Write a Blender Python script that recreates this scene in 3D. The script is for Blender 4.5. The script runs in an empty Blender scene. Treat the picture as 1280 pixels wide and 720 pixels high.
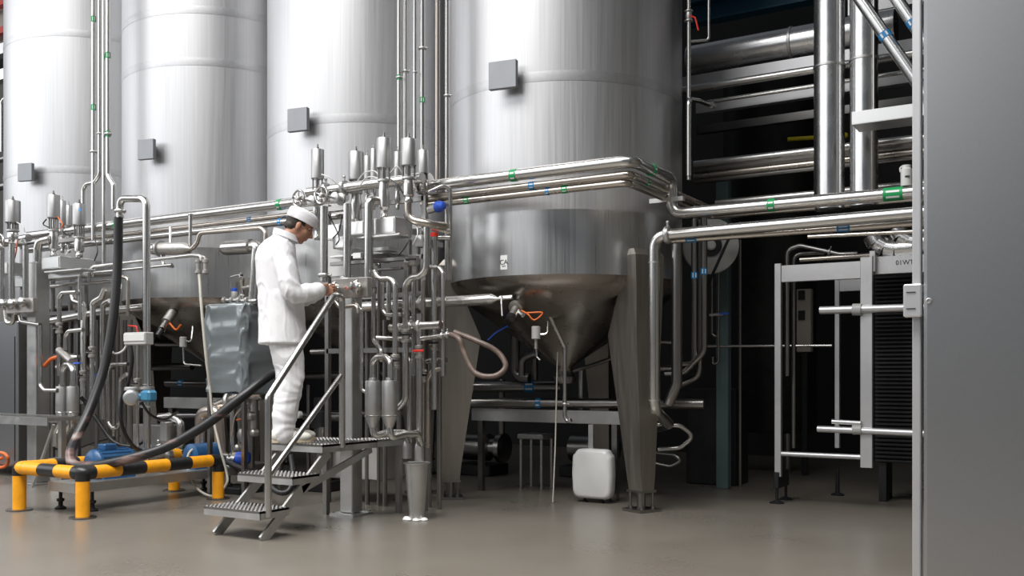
import bpy, math, random
from mathutils import Vector, Matrix, noise

# ------------------------------------------------------------------ camera, world, lights, exposure
scn = bpy.context.scene
COL = scn.collection
FPX, HOR, CAMH = 1200.0, 468.0, 1.10          # focal length in pixels, horizon row, eye height
YAW = math.atan(FPX / 1990.0)
CA, SA = math.cos(YAW), math.sin(YAW)
cam_d = bpy.data.cameras.new('camera')
cam_d.sensor_width = 36.0
cam_d.lens = 36.0 * FPX / 1280.0
cam_d.shift_y = (HOR - 360.0) / 1280.0
cam_d.clip_start = 0.05
cam = bpy.data.objects.new('camera', cam_d)
cam.location = (0, 0, CAMH)
cam.rotation_euler = (math.pi / 2, 0, YAW)
COL.objects.link(cam)
scn.camera = cam

world = bpy.data.worlds.new('hall_air')
scn.world = world
world.use_nodes = True
bg = world.node_tree.nodes['Background']
bg.inputs[0].default_value = (0.86, 0.92, 1.0, 1)
bg.inputs[1].default_value = 0.125


def area(name, loc, target, sx, sy, power, color=(1, 1, 1), spread=180):
    d = bpy.data.lights.new(name, 'AREA')
    d.shape = 'RECTANGLE'
    d.size, d.size_y = sx, sy
    d.energy = power
    d.color = color
    d.spread = math.radians(spread)
    o = bpy.data.objects.new(name, d)
    o.location = loc
    o.rotation_euler = (Vector(target) - Vector(loc)).to_track_quat('-Z', 'Y').to_euler()
    COL.objects.link(o)
    return o


# daylight: clerestory glazing along the wall behind the viewer, the glazed gable on the left, roof lights over the aisle
area('clerestory_light', (-11.5, -9.0, 8.0), (-10.5, 4.0, 3.2), 17.0, 6.0, 560, (0.98, 0.99, 1.0))
area('gable_window_light', (-19.0, -1.0, 7.0), (-8.0, 7.0, 3.5), 14.0, 6.5, 500, (0.97, 0.98, 1.0), 150)
area('roof_light', (-8.0, 0.5, 9.6), (-7.8, 3.0, 0.0), 10.0, 4.0, 660, (1.0, 0.99, 0.97), 115)
area('roof_light', (-1.5, 0.0, 9.6), (-1.6, 1.6, 0.0), 6.0, 4.0, 480, (1.0, 0.98, 0.95), 90)

vs = scn.view_settings
vs.view_transform = 'Standard'
vs.look = 'None'
vs.gamma = 1.0
vs.use_curve_mapping = False
vs.exposure = 0.0
random.seed(7)

# ------------------------------------------------------------------ pixel helpers (photograph is 1280 x 720)


def ray(px, py):
    u, v = (px - 640.0) / FPX, (HOR - py) / FPX
    return Vector((u * CA - SA, u * SA + CA, v))


def P(px, py, Y):
    d = ray(px, py)
    return Vector((0, 0, CAMH)) + d * (Y / d.y)


def PF(px, py, Z=0.0):
    d = ray(px, py)
    return Vector((0, 0, CAMH)) + d * ((Z - CAMH) / d.z)


def depth(px, Y):
    return Y / ray(px, 0).y


def mpp(px, Y):
    return depth(px, Y) / FPX


def proj(p):
    x, y, z = p
    xc, zc = x * CA + y * SA, -x * SA + y * CA
    return 640 + FPX * xc / zc, HOR - FPX * (z - CAMH) / zc


# ------------------------------------------------------------------ materials
MATS = {}


def new_mat(name):
    m = bpy.data.materials.new(name)
    m.use_nodes = True
    nt = m.node_tree
    return m, nt, nt.nodes['Principled BSDF']


def mat(name, color, metallic=0.0, rough=0.5, var=0.0, scale=8.0, stretch=(1, 1, 1), rvar=0.0, bump=0.0,
        spec=None, coat=0.0, trans=0.0, aniso=0.0):
    m, nt, b = new_mat(name)
    b.inputs['Base Color'].default_value = (*color, 1)
    b.inputs['Metallic'].default_value = metallic
    b.inputs['Roughness'].default_value = rough
    if spec is not None:
        b.inputs['Specular IOR Level'].default_value = spec
    if coat:
        b.inputs['Coat Weight'].default_value = coat
        b.inputs['Coat Roughness'].default_value = 0.15
    if trans:
        b.inputs['Transmission Weight'].default_value = trans
    if aniso:
        b.inputs['Anisotropic'].default_value = aniso
    if var or rvar or bump:
        tc = nt.nodes.new('ShaderNodeTexCoord')
        mp = nt.nodes.new('ShaderNodeMapping')
        mp.inputs['Scale'].default_value = stretch
        nz = nt.nodes.new('ShaderNodeTexNoise')
        nz.inputs['Scale'].default_value = scale
        nz.inputs['Detail'].default_value = 5
        nt.links.new(tc.outputs['Object'], mp.inputs['Vector'])
        nt.links.new(mp.outputs['Vector'], nz.inputs['Vector'])
        if var:
            r = nt.nodes.new('ShaderNodeValToRGB')
            r.color_ramp.elements[0].position = 0.3
            r.color_ramp.elements[1].position = 0.7
            r.color_ramp.elements[0].color = (*[c * (1 - var) for c in color], 1)
            r.color_ramp.elements[1].color = (*[min(1, c * (1 + var)) for c in color], 1)
            nt.links.new(nz.outputs['Fac'], r.inputs['Fac'])
            nt.links.new(r.outputs['Color'], b.inputs['Base Color'])
        if rvar:
            mr = nt.nodes.new('ShaderNodeMapRange')
            mr.inputs[1].default_value, mr.inputs[2].default_value = 0.3, 0.7
            mr.inputs[3].default_value, mr.inputs[4].default_value = max(0.02, rough - rvar), rough + rvar
            nt.links.new(nz.outputs['Fac'], mr.inputs[0])
            nt.links.new(mr.outputs[0], b.inputs['Roughness'])
        if bump:
            bp = nt.nodes.new('ShaderNodeBump')
            bp.inputs['Strength'].default_value = bump
            bp.inputs['Distance'].default_value = 0.02
            nt.links.new(nz.outputs['Fac'], bp.inputs['Height'])
            nt.links.new(bp.outputs['Normal'], b.inputs['Normal'])
    MATS[name] = m
    return m


mat('tank', (0.56, 0.56, 0.57), 1.0, 0.47, var=0.075, scale=9, stretch=(8, 8, 0.10), rvar=0.04)
mat('tank_polished', (0.54, 0.54, 0.54), 1.0, 0.31, var=0.06, scale=9, stretch=(8, 8, 0.15), rvar=0.04)
mat('tank_band', (0.52, 0.52, 0.53), 1.0, 0.46, var=0.06, scale=9, stretch=(3, 3, 3))
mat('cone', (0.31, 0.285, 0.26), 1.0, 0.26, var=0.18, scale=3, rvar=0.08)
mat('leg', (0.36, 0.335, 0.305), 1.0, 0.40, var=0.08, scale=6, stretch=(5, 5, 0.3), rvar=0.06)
mat('pipe', (0.62, 0.61, 0.59), 1.0, 0.25, var=0.025, scale=4, rvar=0.02)
mat('pipe_warm', (0.55, 0.50, 0.45), 1.0, 0.28, var=0.03, scale=4, rvar=0.02)
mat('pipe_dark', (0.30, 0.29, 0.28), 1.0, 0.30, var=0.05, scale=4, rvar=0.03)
mat('satin', (0.58, 0.58, 0.57), 1.0, 0.42, var=0.06, scale=10, rvar=0.05)
mat('sheet', (0.72, 0.72, 0.71), 1.0, 0.34, var=0.05, scale=4, rvar=0.06)
mat('clad', (0.68, 0.68, 0.68), 1.0, 0.26, var=0.06, scale=5, rvar=0.04, bump=0.05)
mat('panel', (0.47, 0.475, 0.485), 1.0, 0.33, var=0.03, scale=60, stretch=(8, 1, 1), rvar=0.02)
mat('canister', (0.42, 0.42, 0.42), 0.9, 0.42, var=0.05, scale=10)
mat('profile', (0.62, 0.62, 0.63), 0.85, 0.42, var=0.03, scale=10)
mat('castblock', (0.50, 0.48, 0.46), 1.0, 0.46, var=0.12, scale=22)
mat('plate_grey', (0.30, 0.31, 0.33), 0.5, 0.5, var=0.04)
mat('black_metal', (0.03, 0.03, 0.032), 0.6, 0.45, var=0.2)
mat('rubber', (0.013, 0.013, 0.014), 0.0, 0.42, var=0.2, scale=20, rvar=0.08)
mat('hose_worn', (0.10, 0.075, 0.07), 0.0, 0.45, var=0.6, scale=14)
mat('hose_brown', (0.12, 0.085, 0.07), 0.0, 0.38, var=0.3, scale=18)
mat('hose_clear', (0.55, 0.52, 0.46), 0.0, 0.35, var=0.1)
mat('yellow', (0.86, 0.36, 0.01), 0.0, 0.38, var=0.10, scale=16, rvar=0.08)
mat('black_paint', (0.012, 0.012, 0.013), 0.0, 0.38, var=0.3, scale=14)
mat('blue', (0.02, 0.09, 0.22), 0.0, 0.38, var=0.12)
mat('blue_light', (0.05, 0.20, 0.34), 0.0, 0.35, var=0.08)
mat('blue_bright', (0.03, 0.10, 0.55), 0.0, 0.35)
mat('band_green', (0.01, 0.30, 0.09), 0.0, 0.4)
mat('band_blue', (0.02, 0.22, 0.52), 0.0, 0.4)
mat('white_mark', (0.8, 0.8, 0.8), 0.0, 0.5)
mat('white_plastic', (0.62, 0.62, 0.61), 0.0, 0.35, var=0.03)
mat('grey_plastic', (0.42, 0.42, 0.41), 0.0, 0.4, var=0.03)
mat('cloth', (0.74, 0.74, 0.76), 0.0, 0.85, var=0.02, scale=40, bump=0.05)
mat('skin', (0.40, 0.20, 0.13), 0.0, 0.5, var=0.08, scale=14)
mat('hair', (0.025, 0.016, 0.012), 0.0, 0.6, var=0.4, scale=60)
mat('shoe', (0.74, 0.72, 0.66), 0.0, 0.5, var=0.04)
mat('sole', (0.50, 0.42, 0.30), 0.0, 0.6)
mat('orange', (0.75, 0.16, 0.03), 0.0, 0.4)
mat('red', (0.65, 0.03, 0.02), 0.0, 0.4)
mat('red_beam', (0.60, 0.035, 0.02), 0.0, 0.45)
mat('yellow_cap', (0.75, 0.62, 0.02), 0.0, 0.45)
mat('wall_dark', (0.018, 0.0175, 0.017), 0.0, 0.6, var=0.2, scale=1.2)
mat('panel_brown', (0.06, 0.054, 0.046), 0.2, 0.5, var=0.15, scale=3, stretch=(4, 4, 0.3))
mat('wall_beige', (0.40, 0.37, 0.32), 0.0, 0.6, var=0.05)
mat('teal', (0.10, 0.15, 0.155), 0.0, 0.3, var=0.05)
mat('beam_blue', (0.02, 0.10, 0.17), 0.0, 0.5)
mat('foam', (0.8, 0.8, 0.78), 0.0, 0.8, bump=0.4, scale=60)
mat('black_text', (0.01, 0.01, 0.01), 0.0, 0.6)
mat('lamp_glass', (0.25, 0.26, 0.27), 0.0, 0.08, coat=0.5)


def make_bag_mat():
    m, nt, b = new_mat('bag')
    b.inputs['Base Color'].default_value = (0.20, 0.225, 0.235, 1)
    b.inputs['Metallic'].default_value = 0.25
    b.inputs['Roughness'].default_value = 0.24
    b.inputs['Coat Weight'].default_value = 0.5
    b.inputs['Coat Roughness'].default_value = 0.12
    MATS['bag'] = m


make_bag_mat()


def make_scuffed_hose_mat():
    m, nt, b = new_mat('hose_scuffed')
    tc = nt.nodes.new('ShaderNodeTexCoord')
    mp = nt.nodes.new('ShaderNodeMapping')
    mp.inputs['Scale'].default_value = (1.0, 0.5, 3.0)
    nz = nt.nodes.new('ShaderNodeTexNoise')
    nz.inputs['Scale'].default_value = 3.2
    nz.inputs['Detail'].default_value = 7
    r = nt.nodes.new('ShaderNodeValToRGB')
    e = r.color_ramp.elements
    e[0].position, e[0].color = 0.52, (0.012, 0.012, 0.013, 1)
    e[1].position, e[1].color = 0.60, (0.16, 0.09, 0.08, 1)
    x = r.color_ramp.elements.new(0.70)
    x.color = (0.30, 0.27, 0.25, 1)
    nt.links.new(tc.outputs['Object'], mp.inputs['Vector'])
    nt.links.new(mp.outputs['Vector'], nz.inputs['Vector'])
    # scuffs only on the low stretch that is dragged over the floor and the rail
    sx = nt.nodes.new('ShaderNodeSeparateXYZ')
    mr = nt.nodes.new('ShaderNodeMapRange')
    mr.inputs[1].default_value, mr.inputs[2].default_value = 0.45, 0.75
    mr.inputs[3].default_value, mr.inputs[4].default_value = 1.0, 0.0
    mu = nt.nodes.new('ShaderNodeMath')
    mu.operation = 'MULTIPLY'
    nt.links.new(tc.outputs['Object'], sx.inputs[0])
    nt.links.new(sx.outputs['Z'], mr.inputs[0])
    nt.links.new(nz.outputs['Fac'], mu.inputs[0])
    nt.links.new(mr.outputs[0], mu.inputs[1])
    nt.links.new(mu.outputs[0], r.inputs['Fac'])
    nt.links.new(r.outputs['Color'], b.inputs['Base Color'])
    b.inputs['Roughness'].default_value = 0.4
    MATS['hose_scuffed'] = m


make_scuffed_hose_mat()


def make_floor_mat():
    m, nt, b = new_mat('floor_epoxy')
    tc = nt.nodes.new('ShaderNodeTexCoord')
    n1 = nt.nodes.new('ShaderNodeTexNoise')
    n1.inputs['Scale'].default_value = 1.1
    n1.inputs['Detail'].default_value = 6
    n1.inputs['Roughness'].default_value = 0.6
    r = nt.nodes.new('ShaderNodeValToRGB')
    r.color_ramp.elements[0].position = 0.3
    r.color_ramp.elements[1].position = 0.72
    r.color_ramp.elements[0].color = (0.172, 0.154, 0.130, 1)
    r.color_ramp.elements[1].color = (0.192, 0.173, 0.148, 1)
    n2 = nt.nodes.new('ShaderNodeTexNoise')
    n2.inputs['Scale'].default_value = 160
    mix = nt.nodes.new('ShaderNodeMix')
    mix.data_type = 'RGBA'
    mix.blend_type = 'MULTIPLY'
    mix.inputs[0].default_value = 0.22
    mr = nt.nodes.new('ShaderNodeMapRange')
    mr.inputs[1].default_value, mr.inputs[2].default_value = 0.3, 0.7
    mr.inputs[3].default_value, mr.inputs[4].default_value = 0.26, 0.34
    bp = nt.nodes.new('ShaderNodeBump')
    bp.inputs['Strength'].default_value = 0.03
    bp.inputs['Distance'].default_value = 0.01
    L = nt.links.new
    L(tc.outputs['Object'], n1.inputs['Vector'])
    L(tc.outputs['Object'], n2.inputs['Vector'])
    L(n1.outputs['Fac'], r.inputs['Fac'])
    L(r.outputs['Color'], mix.inputs[6])
    L(n2.outputs['Color'], mix.inputs[7])
    L(mix.outputs[2], b.inputs['Base Color'])
    L(n1.outputs['Fac'], mr.inputs[0])
    L(mr.outputs[0], b.inputs['Roughness'])
    L(n2.outputs['Fac'], bp.inputs['Height'])
    L(bp.outputs['Normal'], b.inputs['Normal'])
    MATS['floor_epoxy'] = m


make_floor_mat()

# ------------------------------------------------------------------ mesh builder


def frame(d):
    d = d.normalized()
    a = Vector((0, 0, 1)) if abs(d.z) < 0.95 else Vector((1, 0, 0))
    u = d.cross(a).normalized()
    return u, u.cross(d).normalized()


def fillet(pts, rad):
    pts = [Vector(p) for p in pts]
    out = [pts[0]]
    for i in range(1, len(pts) - 1):
        a, b, c = pts[i - 1], pts[i], pts[i + 1]
        d1, d2 = (a - b), (c - b)
        l1, l2 = d1.length, d2.length
        if l1 < 1e-6 or l2 < 1e-6:
            continue
        d1.normalize()
        d2.normalize()
        ang = d1.angle(d2)
        if ang > math.pi - 0.03:
            out.append(b)
            continue
        t = min(rad / max(0.05, math.tan(ang / 2)), l1 * 0.49, l2 * 0.49)
        p0, p2 = b + d1 * t, b + d2 * t
        n = max(3, int((math.pi - ang) / 0.26))
        for k in range(n + 1):
            s = k / n
            out.append(p0 * (1 - s) ** 2 + b * 2 * s * (1 - s) + p2 * s * s)
    out.append(pts[-1])
    return out


def spline(pts, n=8):
    pts = [Vector(p) for p in pts]
    q = [pts[0] * 2 - pts[1]] + pts + [pts[-1] * 2 - pts[-2]]
    out = []
    for i in range(1, len(q) - 2):
        p0, p1, p2, p3 = q[i - 1], q[i], q[i + 1], q[i + 2]
        for k in range(n):
            t = k / n
            out.append(0.5 * ((2 * p1) + (p2 - p0) * t + (2 * p0 - 5 * p1 + 4 * p2 - p3) * t * t
                              + (3 * p1 - p0 - 3 * p2 + p3) * t ** 3))
    out.append(pts[-1])
    return out


class MB:
    def __init__(self):
        self.v, self.f = [], []

    def add(self, vs_, fs):
        n = len(self.v)
        self.v += [Vector(p) for p in vs_]
        self.f += [tuple(i + n for i in f) for f in fs]
        return self

    def tube(self, path, r, n=12, cap=True):
        path = [Vector(p) for p in path]
        rs = r if isinstance(r, (list, tuple)) else [r] * len(path)
        vv, ff = [], []
        u = None
        for i, p in enumerate(path):
            if i == 0:
                d = path[1] - p
            elif i == len(path) - 1:
                d = p - path[i - 1]
            else:
                d = (path[i + 1] - p).normalized() + (p - path[i - 1]).normalized()
            if d.length < 1e-9:
                d = Vector((0, 0, 1))
            d.normalize()
            if u is None:
                u, w = frame(d)
            else:
                u = (u - d * u.dot(d))
                if u.length < 1e-6:
                    u, w = frame(d)
                u.normalize()
                w = u.cross(d)
            for k in range(n):
                a = 2 * math.pi * k / n
                vv.append(p + (u * math.cos(a) + w * math.sin(a)) * rs[i])
        for i in range(len(path) - 1):
            for k in range(n):
                k2 = (k + 1) % n
                ff.append((i * n + k, i * n + k2, (i + 1) * n + k2, (i + 1) * n + k))
        if cap:
            ff.append(tuple(range(n - 1, -1, -1)))
            b = (len(path) - 1) * n
            ff.append(tuple(range(b, b + n)))
        return self.add(vv, ff)

    def cyl(self, a, b, r0, r1=None, n=16):
        return self.tube([a, b], [r0, r0 if r1 is None else r1], n)

    def lathe(self, prof, org, axis=(0, 0, 1), n=24, cap=True):
        org, ax = Vector(org), Vector(axis).normalized()
        u, w = frame(ax)
        vv, ff = [], []
        for (r, h) in prof:
            for k in range(n):
                a = 2 * math.pi * k / n
                vv.append(org + ax * h + (u * math.cos(a) + w * math.sin(a)) * max(r, 1e-4))
        for i in range(len(prof) - 1):
            for k in range(n):
                k2 = (k + 1) % n
                ff.append((i * n + k, (i + 1) * n + k, (i + 1) * n + k2, i * n + k2))
        if cap:
            ff.append(tuple(range(n)))
            b = (len(prof) - 1) * n
            ff.append(tuple(range(b + n - 1, b - 1, -1)))
        return self.add(vv, ff)

    def box(self, c, s, rot=None, bev=0.0):
        c = Vector(c)
        hx, hy, hz = s[0] / 2, s[1] / 2, s[2] / 2
        M = rot if rot is not None else Matrix.Identity(3)
        if bev <= 0:
            vv = [c + M @ Vector((x * hx, y * hy, z * hz)) for z in (-1, 1) for y in (-1, 1) for x in (-1, 1)]
            ff = [(0, 2, 3, 1), (4, 5, 7, 6), (0, 1, 5, 4), (2, 6, 7, 3), (0, 4, 6, 2), (1, 3, 7, 5)]
            return self.add(vv, ff)
        b = min(bev, hx * .9, hy * .9, hz * .9)
        vv, idx = [], {}
        for sx in (-1, 1):
            for sy in (-1, 1):
                for sz in (-1, 1):
                    for ax in range(3):
                        p = [sx * (hx - b), sy * (hy - b), sz * (hz - b)]
                        p[ax] = (sx * hx, sy * hy, sz * hz)[ax]
                        idx[(sx, sy, sz, ax)] = len(vv)
                        vv.append(c + M @ Vector(p))
        ff = []
        for ax in range(3):
            o1, o2 = [k for k in range(3) if k != ax]
            for s_ in (-1, 1):
                q = []
                for (a_, b_) in ((-1, -1), (1, -1), (1, 1), (-1, 1)):
                    k = [0, 0, 0]
                    k[ax], k[o1], k[o2] = s_, a_, b_
                    q.append(idx[(*k, ax)])
                ff.append(tuple(q))
            for a_ in (-1, 1):
                for b_ in (-1, 1):
                    k0, k1 = [0, 0, 0], [0, 0, 0]
                    k0[ax], k1[ax] = -1, 1
                    k0[o1] = k1[o1] = a_
                    k0[o2] = k1[o2] = b_
                    ff.append((idx[(*k0, o1)], idx[(*k1, o1)], idx[(*k1, o2)], idx[(*k0, o2)]))
        for sx in (-1, 1):
            for sy in (-1, 1):
                for sz in (-1, 1):
                    ff.append(tuple(idx[(sx, sy, sz, k)] for k in range(3)))
        return self.add(vv, ff)

    def bar(self, a, b, w, h, up=(0, 0, 1)):
        a, b = Vector(a), Vector(b)
        d = (b - a)
        L_ = d.length
        d.normalize()
        s = d.cross(Vector(up))
        if s.length < 1e-4:
            s = d.cross(Vector((0, 1, 0)))
        s.normalize()
        t = s.cross(d)
        M = Matrix((d, s, t)).transposed()
        return self.box((a + b) / 2, (L_, w, h), M)

    def sphere(self, c, r, n=14, m=8, M=None):
        c = Vector(c)
        rr = r if isinstance(r, (tuple, list)) else (r, r, r)
        vv, ff = [], []
        for i in range(m + 1):
            th = math.pi * i / m
            s_ = max(math.sin(th), 1e-4)
            for k in range(n):
                a = 2 * math.pi * k / n
                p = Vector((rr[0] * s_ * math.cos(a), rr[1] * s_ * math.sin(a), rr[2] * math.cos(th)))
                vv.append(c + (M @ p if M is not None else p))
        for i in range(m):
            for k in range(n):
                k2 = (k + 1) % n
                ff.append((i * n + k, (i + 1) * n + k, (i + 1) * n + k2, i * n + k2))
        return self.add(vv, ff)

    def rings(self, rings, cap=True):
        """rings: list of equal-length vertex loops"""
        n = len(rings[0])
        vv = [p for r in rings for p in r]
        ff = []
        for i in range(len(rings) - 1):
            for k in range(n):
                k2 = (k + 1) % n
                ff.append((i * n + k, i * n + k2, (i + 1) * n + k2, (i + 1) * n + k))
        if cap:
            ff.append(tuple(range(n - 1, -1, -1)))
            b = (len(rings) - 1) * n
            ff.append(tuple(range(b, b + n)))
        return self.add(vv, ff)

    def build(self, name, material, parent=None, smooth=35):
        xs = [p.x for p in self.v]
        ys = [p.y for p in self.v]
        zs = [p.z for p in self.v]
        base = Vector(((min(xs) + max(xs)) / 2, (min(ys) + max(ys)) / 2, min(zs)))
        me = bpy.data.meshes.new(name)
        me.from_pydata([tuple(p - base) for p in self.v], [], self.f)
        me.validate()
        me.update()
        import bmesh
        bm = bmesh.new()
        bm.from_mesh(me)
        bmesh.ops.recalc_face_normals(bm, faces=bm.faces)
        bm.to_mesh(me)
        bm.free()
        if smooth:
            for p in me.polygons:
                p.use_smooth = True
            me.set_sharp_from_angle(angle=math.radians(smooth))
        me.materials.append(MATS[material])
        o = bpy.data.objects.new(name, me)
        COL.objects.link(o)
        if parent is not None:
            o.parent = parent
            o.location = base - wloc(parent)
        else:
            o.location = base
        return o


def wloc(o):
    v = o.location.copy()
    while o.parent:
        o = o.parent
        v += o.location
    return v


def tag(o, label=None, cat=None, group=None, kind=None):
    if label:
        o['label'] = label
    if cat:
        o['category'] = cat
    if group:
        o['group'] = group
    if kind:
        o['kind'] = kind
    return o


def thing(name, label, cat, loc=(0, 0, 0), group=None):
    o = bpy.data.objects.new(name, None)
    o.empty_display_size = 0.1
    o.location = loc
    COL.objects.link(o)
    return tag(o, label, cat, group)


def copy_tree(o, parent=None):
    c = o.copy()
    COL.objects.link(c)
    c.parent = parent
    for ch in list(o.children):
        copy_tree(ch, c)
    return c


def nearest(path, px, py):
    best = None
    for i in range(len(path) - 1):
        for k in range(13):
            p = path[i].lerp(path[i + 1], k / 12)
            q = proj(p)
            d = (q[0] - px) ** 2 + (q[1] - py) ** 2
            if best is None or d < best[0]:
                best = (d, p, (path[i + 1] - path[i]).normalized())
    return best[1], best[2]


def colour_band(parent, p, d, r, color, length):
    m = MB()
    m.cyl(p - d * length / 2, p + d * length / 2, r * 1.035, n=18)
    b = m.build('flow_band', color, parent)
    # two short white arrow bars printed on the camera-facing side
    u, w = frame(d)
    view = (Vector((0, 0, CAMH)) - p)
    view = (view - d * view.dot(d)).normalized()
    side = d.cross(view)
    for s in (-0.42, 0.42):
        m = MB()
        vv = []
        for k in range(4):
            a = s + (k - 1.5) * 0.10
            q = p + (view * math.cos(a) + side * math.sin(a)) * r * 1.05
            vv += [q - d * length * 0.34, q + d * length * 0.34]
        m.add(vv, [(0, 1, 3, 2), (2, 3, 5, 4), (4, 5, 7, 6)])
        m.build('flow_mark', 'white_mark', b)


def clamp_ring(parent, p, d, r, k=1.55, material='satin'):
    m = MB()
    m.lathe([(r, -r * .45), (r * k * .9, -r * .42), (r * k, -r * .2), (r * k, r * .2), (r * k * .9, r * .42), (r, r * .45)],
            p, d, 18)
    u, w = frame(d)
    m.cyl(p + w * r * k * .9, p + w * r * (k + .55), r * .22, n=8)
    m.sphere(p + w * r * (k + .6), r * .32, 8, 6)
    return m.build('clamp', material, parent)


def weld_ring(parent, p, d, r):
    m = MB()
    m.cyl(p - d * r * .12, p + d * r * .12, r * 1.05, n=16)
    return m.build('weld_seam', 'satin', parent)


def pipe(label, pts, rpx, material='pipe', bend=None, bands=(), clamps=(), welds=(), name='pipe', cat='pipe', group=None,
         curve=False, n=12, r=None, world=False):
    """pts: (px, py, Y) triples of the photograph with the world depth Y of the run."""
    w = [Vector(p) if world else P(*p) for p in pts]
    if r is None:
        r = rpx * mpp(pts[0][0], pts[0][2])
    path = spline(w, 10) if curve else fillet(w, bend if bend is not None else r * 2.6)
    m = MB().tube(path, r, n)
    if not (bands or clamps or welds):
        o = m.build(name, material)
        return tag(o, label, cat, group)
    xs = [p for p in path]
    base = Vector((sum(p.x for p in xs) / len(xs), sum(p.y for p in xs) / len(xs), min(p.z for p in xs) - r))
    root = thing(name, label, cat, base, group)
    m.build('tube', material, root)
    for (bx, by, c, L_) in bands:
        p, d = nearest(path, bx, by)
        colour_band(root, p, d, r, c, L_)
    for (bx, by) in clamps:
        p, d = nearest(path, bx, by)
        clamp_ring(root, p, d, r)
    for (bx, by) in welds:
        p, d = nearest(path, bx, by)
        weld_ring(root, p, d, r)
    return root


# ------------------------------------------------------------------ the hall
def struct(name, m, material, parent=None, smooth=0):
    o = m.build(name, material, parent, smooth)
    if parent is None:
        o['kind'] = 'structure'
    return o


FX0, FX1, FY0, FY1 = -24.0, 6.0, -6.0, 14.0
struct('floor', MB().box(((FX0 + FX1) / 2, (FY0 + FY1) / 2, -0.05), (FX1 - FX0, FY1 - FY0, 0.1)), 'floor_epoxy')
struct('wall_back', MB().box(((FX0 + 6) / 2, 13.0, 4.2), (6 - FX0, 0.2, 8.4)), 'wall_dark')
struct('bounce_wall', MB().box((5.0, 8.0, 4.2), (0.2, 10.2, 8.4)), 'wall_beige')  # unseen wall, added to tone the reflection on the nearest tank's right side
# unseen slab, added to block top light from the right-hand bay
struct('shade_slab', MB().box((1.9, 10.3, 4.95), (6.2, 5.4, 0.3)), 'wall_dark')

# ------------------------------------------------------------------ tanks
TR, TY, TS = 1.03, 7.58, 2.2
TX = [-4.02 - TS * k for k in range(4)]
LEG_A = [math.radians(a) for a in (-25.0, -145.0, 95.0)]


def make_tank(k, label, seams, zc=1.86):
    cx = TX[k]
    root = thing('storage_tank', label, 'tank', (cx, TY, 0), 'row of tall steel tanks')
    c = Vector((cx, TY, 0))
    m = MB()
    m.lathe([(TR, zc + 0.03), (TR, 2.40)], c, n=72, cap=False)
    m.build('lower_course', 'tank_polished', root, 40)
    m = MB()
    prof = [(TR, 2.40), (TR, 8.2)]
    m.lathe(prof, c, n=72, cap=False)
    m.build('shell', 'tank', root, 40)
    m = MB()
    m.lathe([(0.07, 1.12), (0.075, 1.17), (0.55, 1.50), (0.93, zc - 0.10), (0.985, zc - 0.055), (1.015, zc - 0.01), (TR, zc + 0.03)], c, n=72, cap=False)
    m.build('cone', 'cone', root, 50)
    m = MB()
    m.lathe([(0.085, 1.02), (0.10, 1.05), (0.10, 1.08), (0.085, 1.10), (0.072, 1.13)], c, n=20)
    m.build('outlet', 'pipe_dark', root)
    m = MB()
    m.lathe([(TR * .99, 8.2), (TR * .8, 8.34), (TR * .4, 8.42), (0.02, 8.44)], c, n=48, cap=False)
    m.build('roof', 'tank', root)
    for z in seams:
        m = MB()
        m.lathe([(TR - .01, z - .04), (TR + .002, z - .04), (TR + .004, z), (TR + .002, z + .04), (TR - .01, z + .04)], c, n=72, cap=False)
        m.build('weld_band', 'tank_band', root)
    for a in LEG_A:
        make_leg(root, c, a, zc)
    return root


def make_leg(root, c, a, zc):
    rad = Vector((math.cos(a), math.sin(a), 0))
    tan = Vector((-math.sin(a), math.cos(a), 0))
    # tapered box leg: outer face vertical, inner edge cuts in from the cone to the foot
    def ring(z, r_out, r_in, w):
        o = c + Vector((0, 0, z))
        return [o + rad * r_out + tan * w, o + rad * r_out - tan * w, o + rad * r_in - tan * w, o + rad * r_in + tan * w]
    m = MB()
    top = zc + 0.24
    m.rings([ring(0.16, 1.10, 0.94, 0.062), ring(0.30, 1.10, 0.925, 0.075), ring(1.42, 1.11, 0.755, 0.13), ring(zc - 0.10, 1.12, 0.90, 0.14),
             ring(top - 0.05, 1.12, 0.99, 0.15), ring(top, 1.08, 1.0, 0.13)])
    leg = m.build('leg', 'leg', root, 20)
    m = MB()
    o = c + rad * 1.02
    M = Matrix((rad, tan, Vector((0, 0, 1)))).transposed()
    m.box(o + Vector((0, 0, 0.012)), (0.22, 0.22, 0.024), M)
    m.box(o + Vector((0, 0, 0.165)), (0.18, 0.16, 0.02), M)
    for sx in (-1, 1):
        for sy in (-1, 1):
            q = o + rad * 0.065 * sx + tan * 0.06 * sy
            m.cyl(q + Vector((0, 0, 0.02)), q + Vector((0, 0, 0.18)), 0.011, n=8)
            m.cyl(q + Vector((0, 0, 0.024)), q + Vector((0, 0, 0.045)), 0.02, n=6)
    m.cyl(o + Vector((0, 0, 0.02)), o + Vector((0, 0, 0.16)), 0.035, n=12)
    m.build('foot', 'pipe_dark', leg)


tanks = [
    make_tank(0, 'tall brushed steel tank with conical bottom marked CA, standing clear on tapered legs', (3.45,)),
    make_tank(1, 'tall brushed steel tank behind the worker, hidden below by valves', (3.42, 6.9)),
    make_tank(2, 'tall brushed steel tank behind the plastic-covered tote', (4.30, 4.83)),
    make_tank(3, 'tall brushed steel tank at the far end, beside the red roof beams', (3.44, 5.0)),
]

# ------------------------------------------------------------------ long pipe runs in front of the tanks
ZF, YF = 2.635, 6.35
G, B = 'band_green', 'band_blue'
XC = P(790, 203, YF).x


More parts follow.
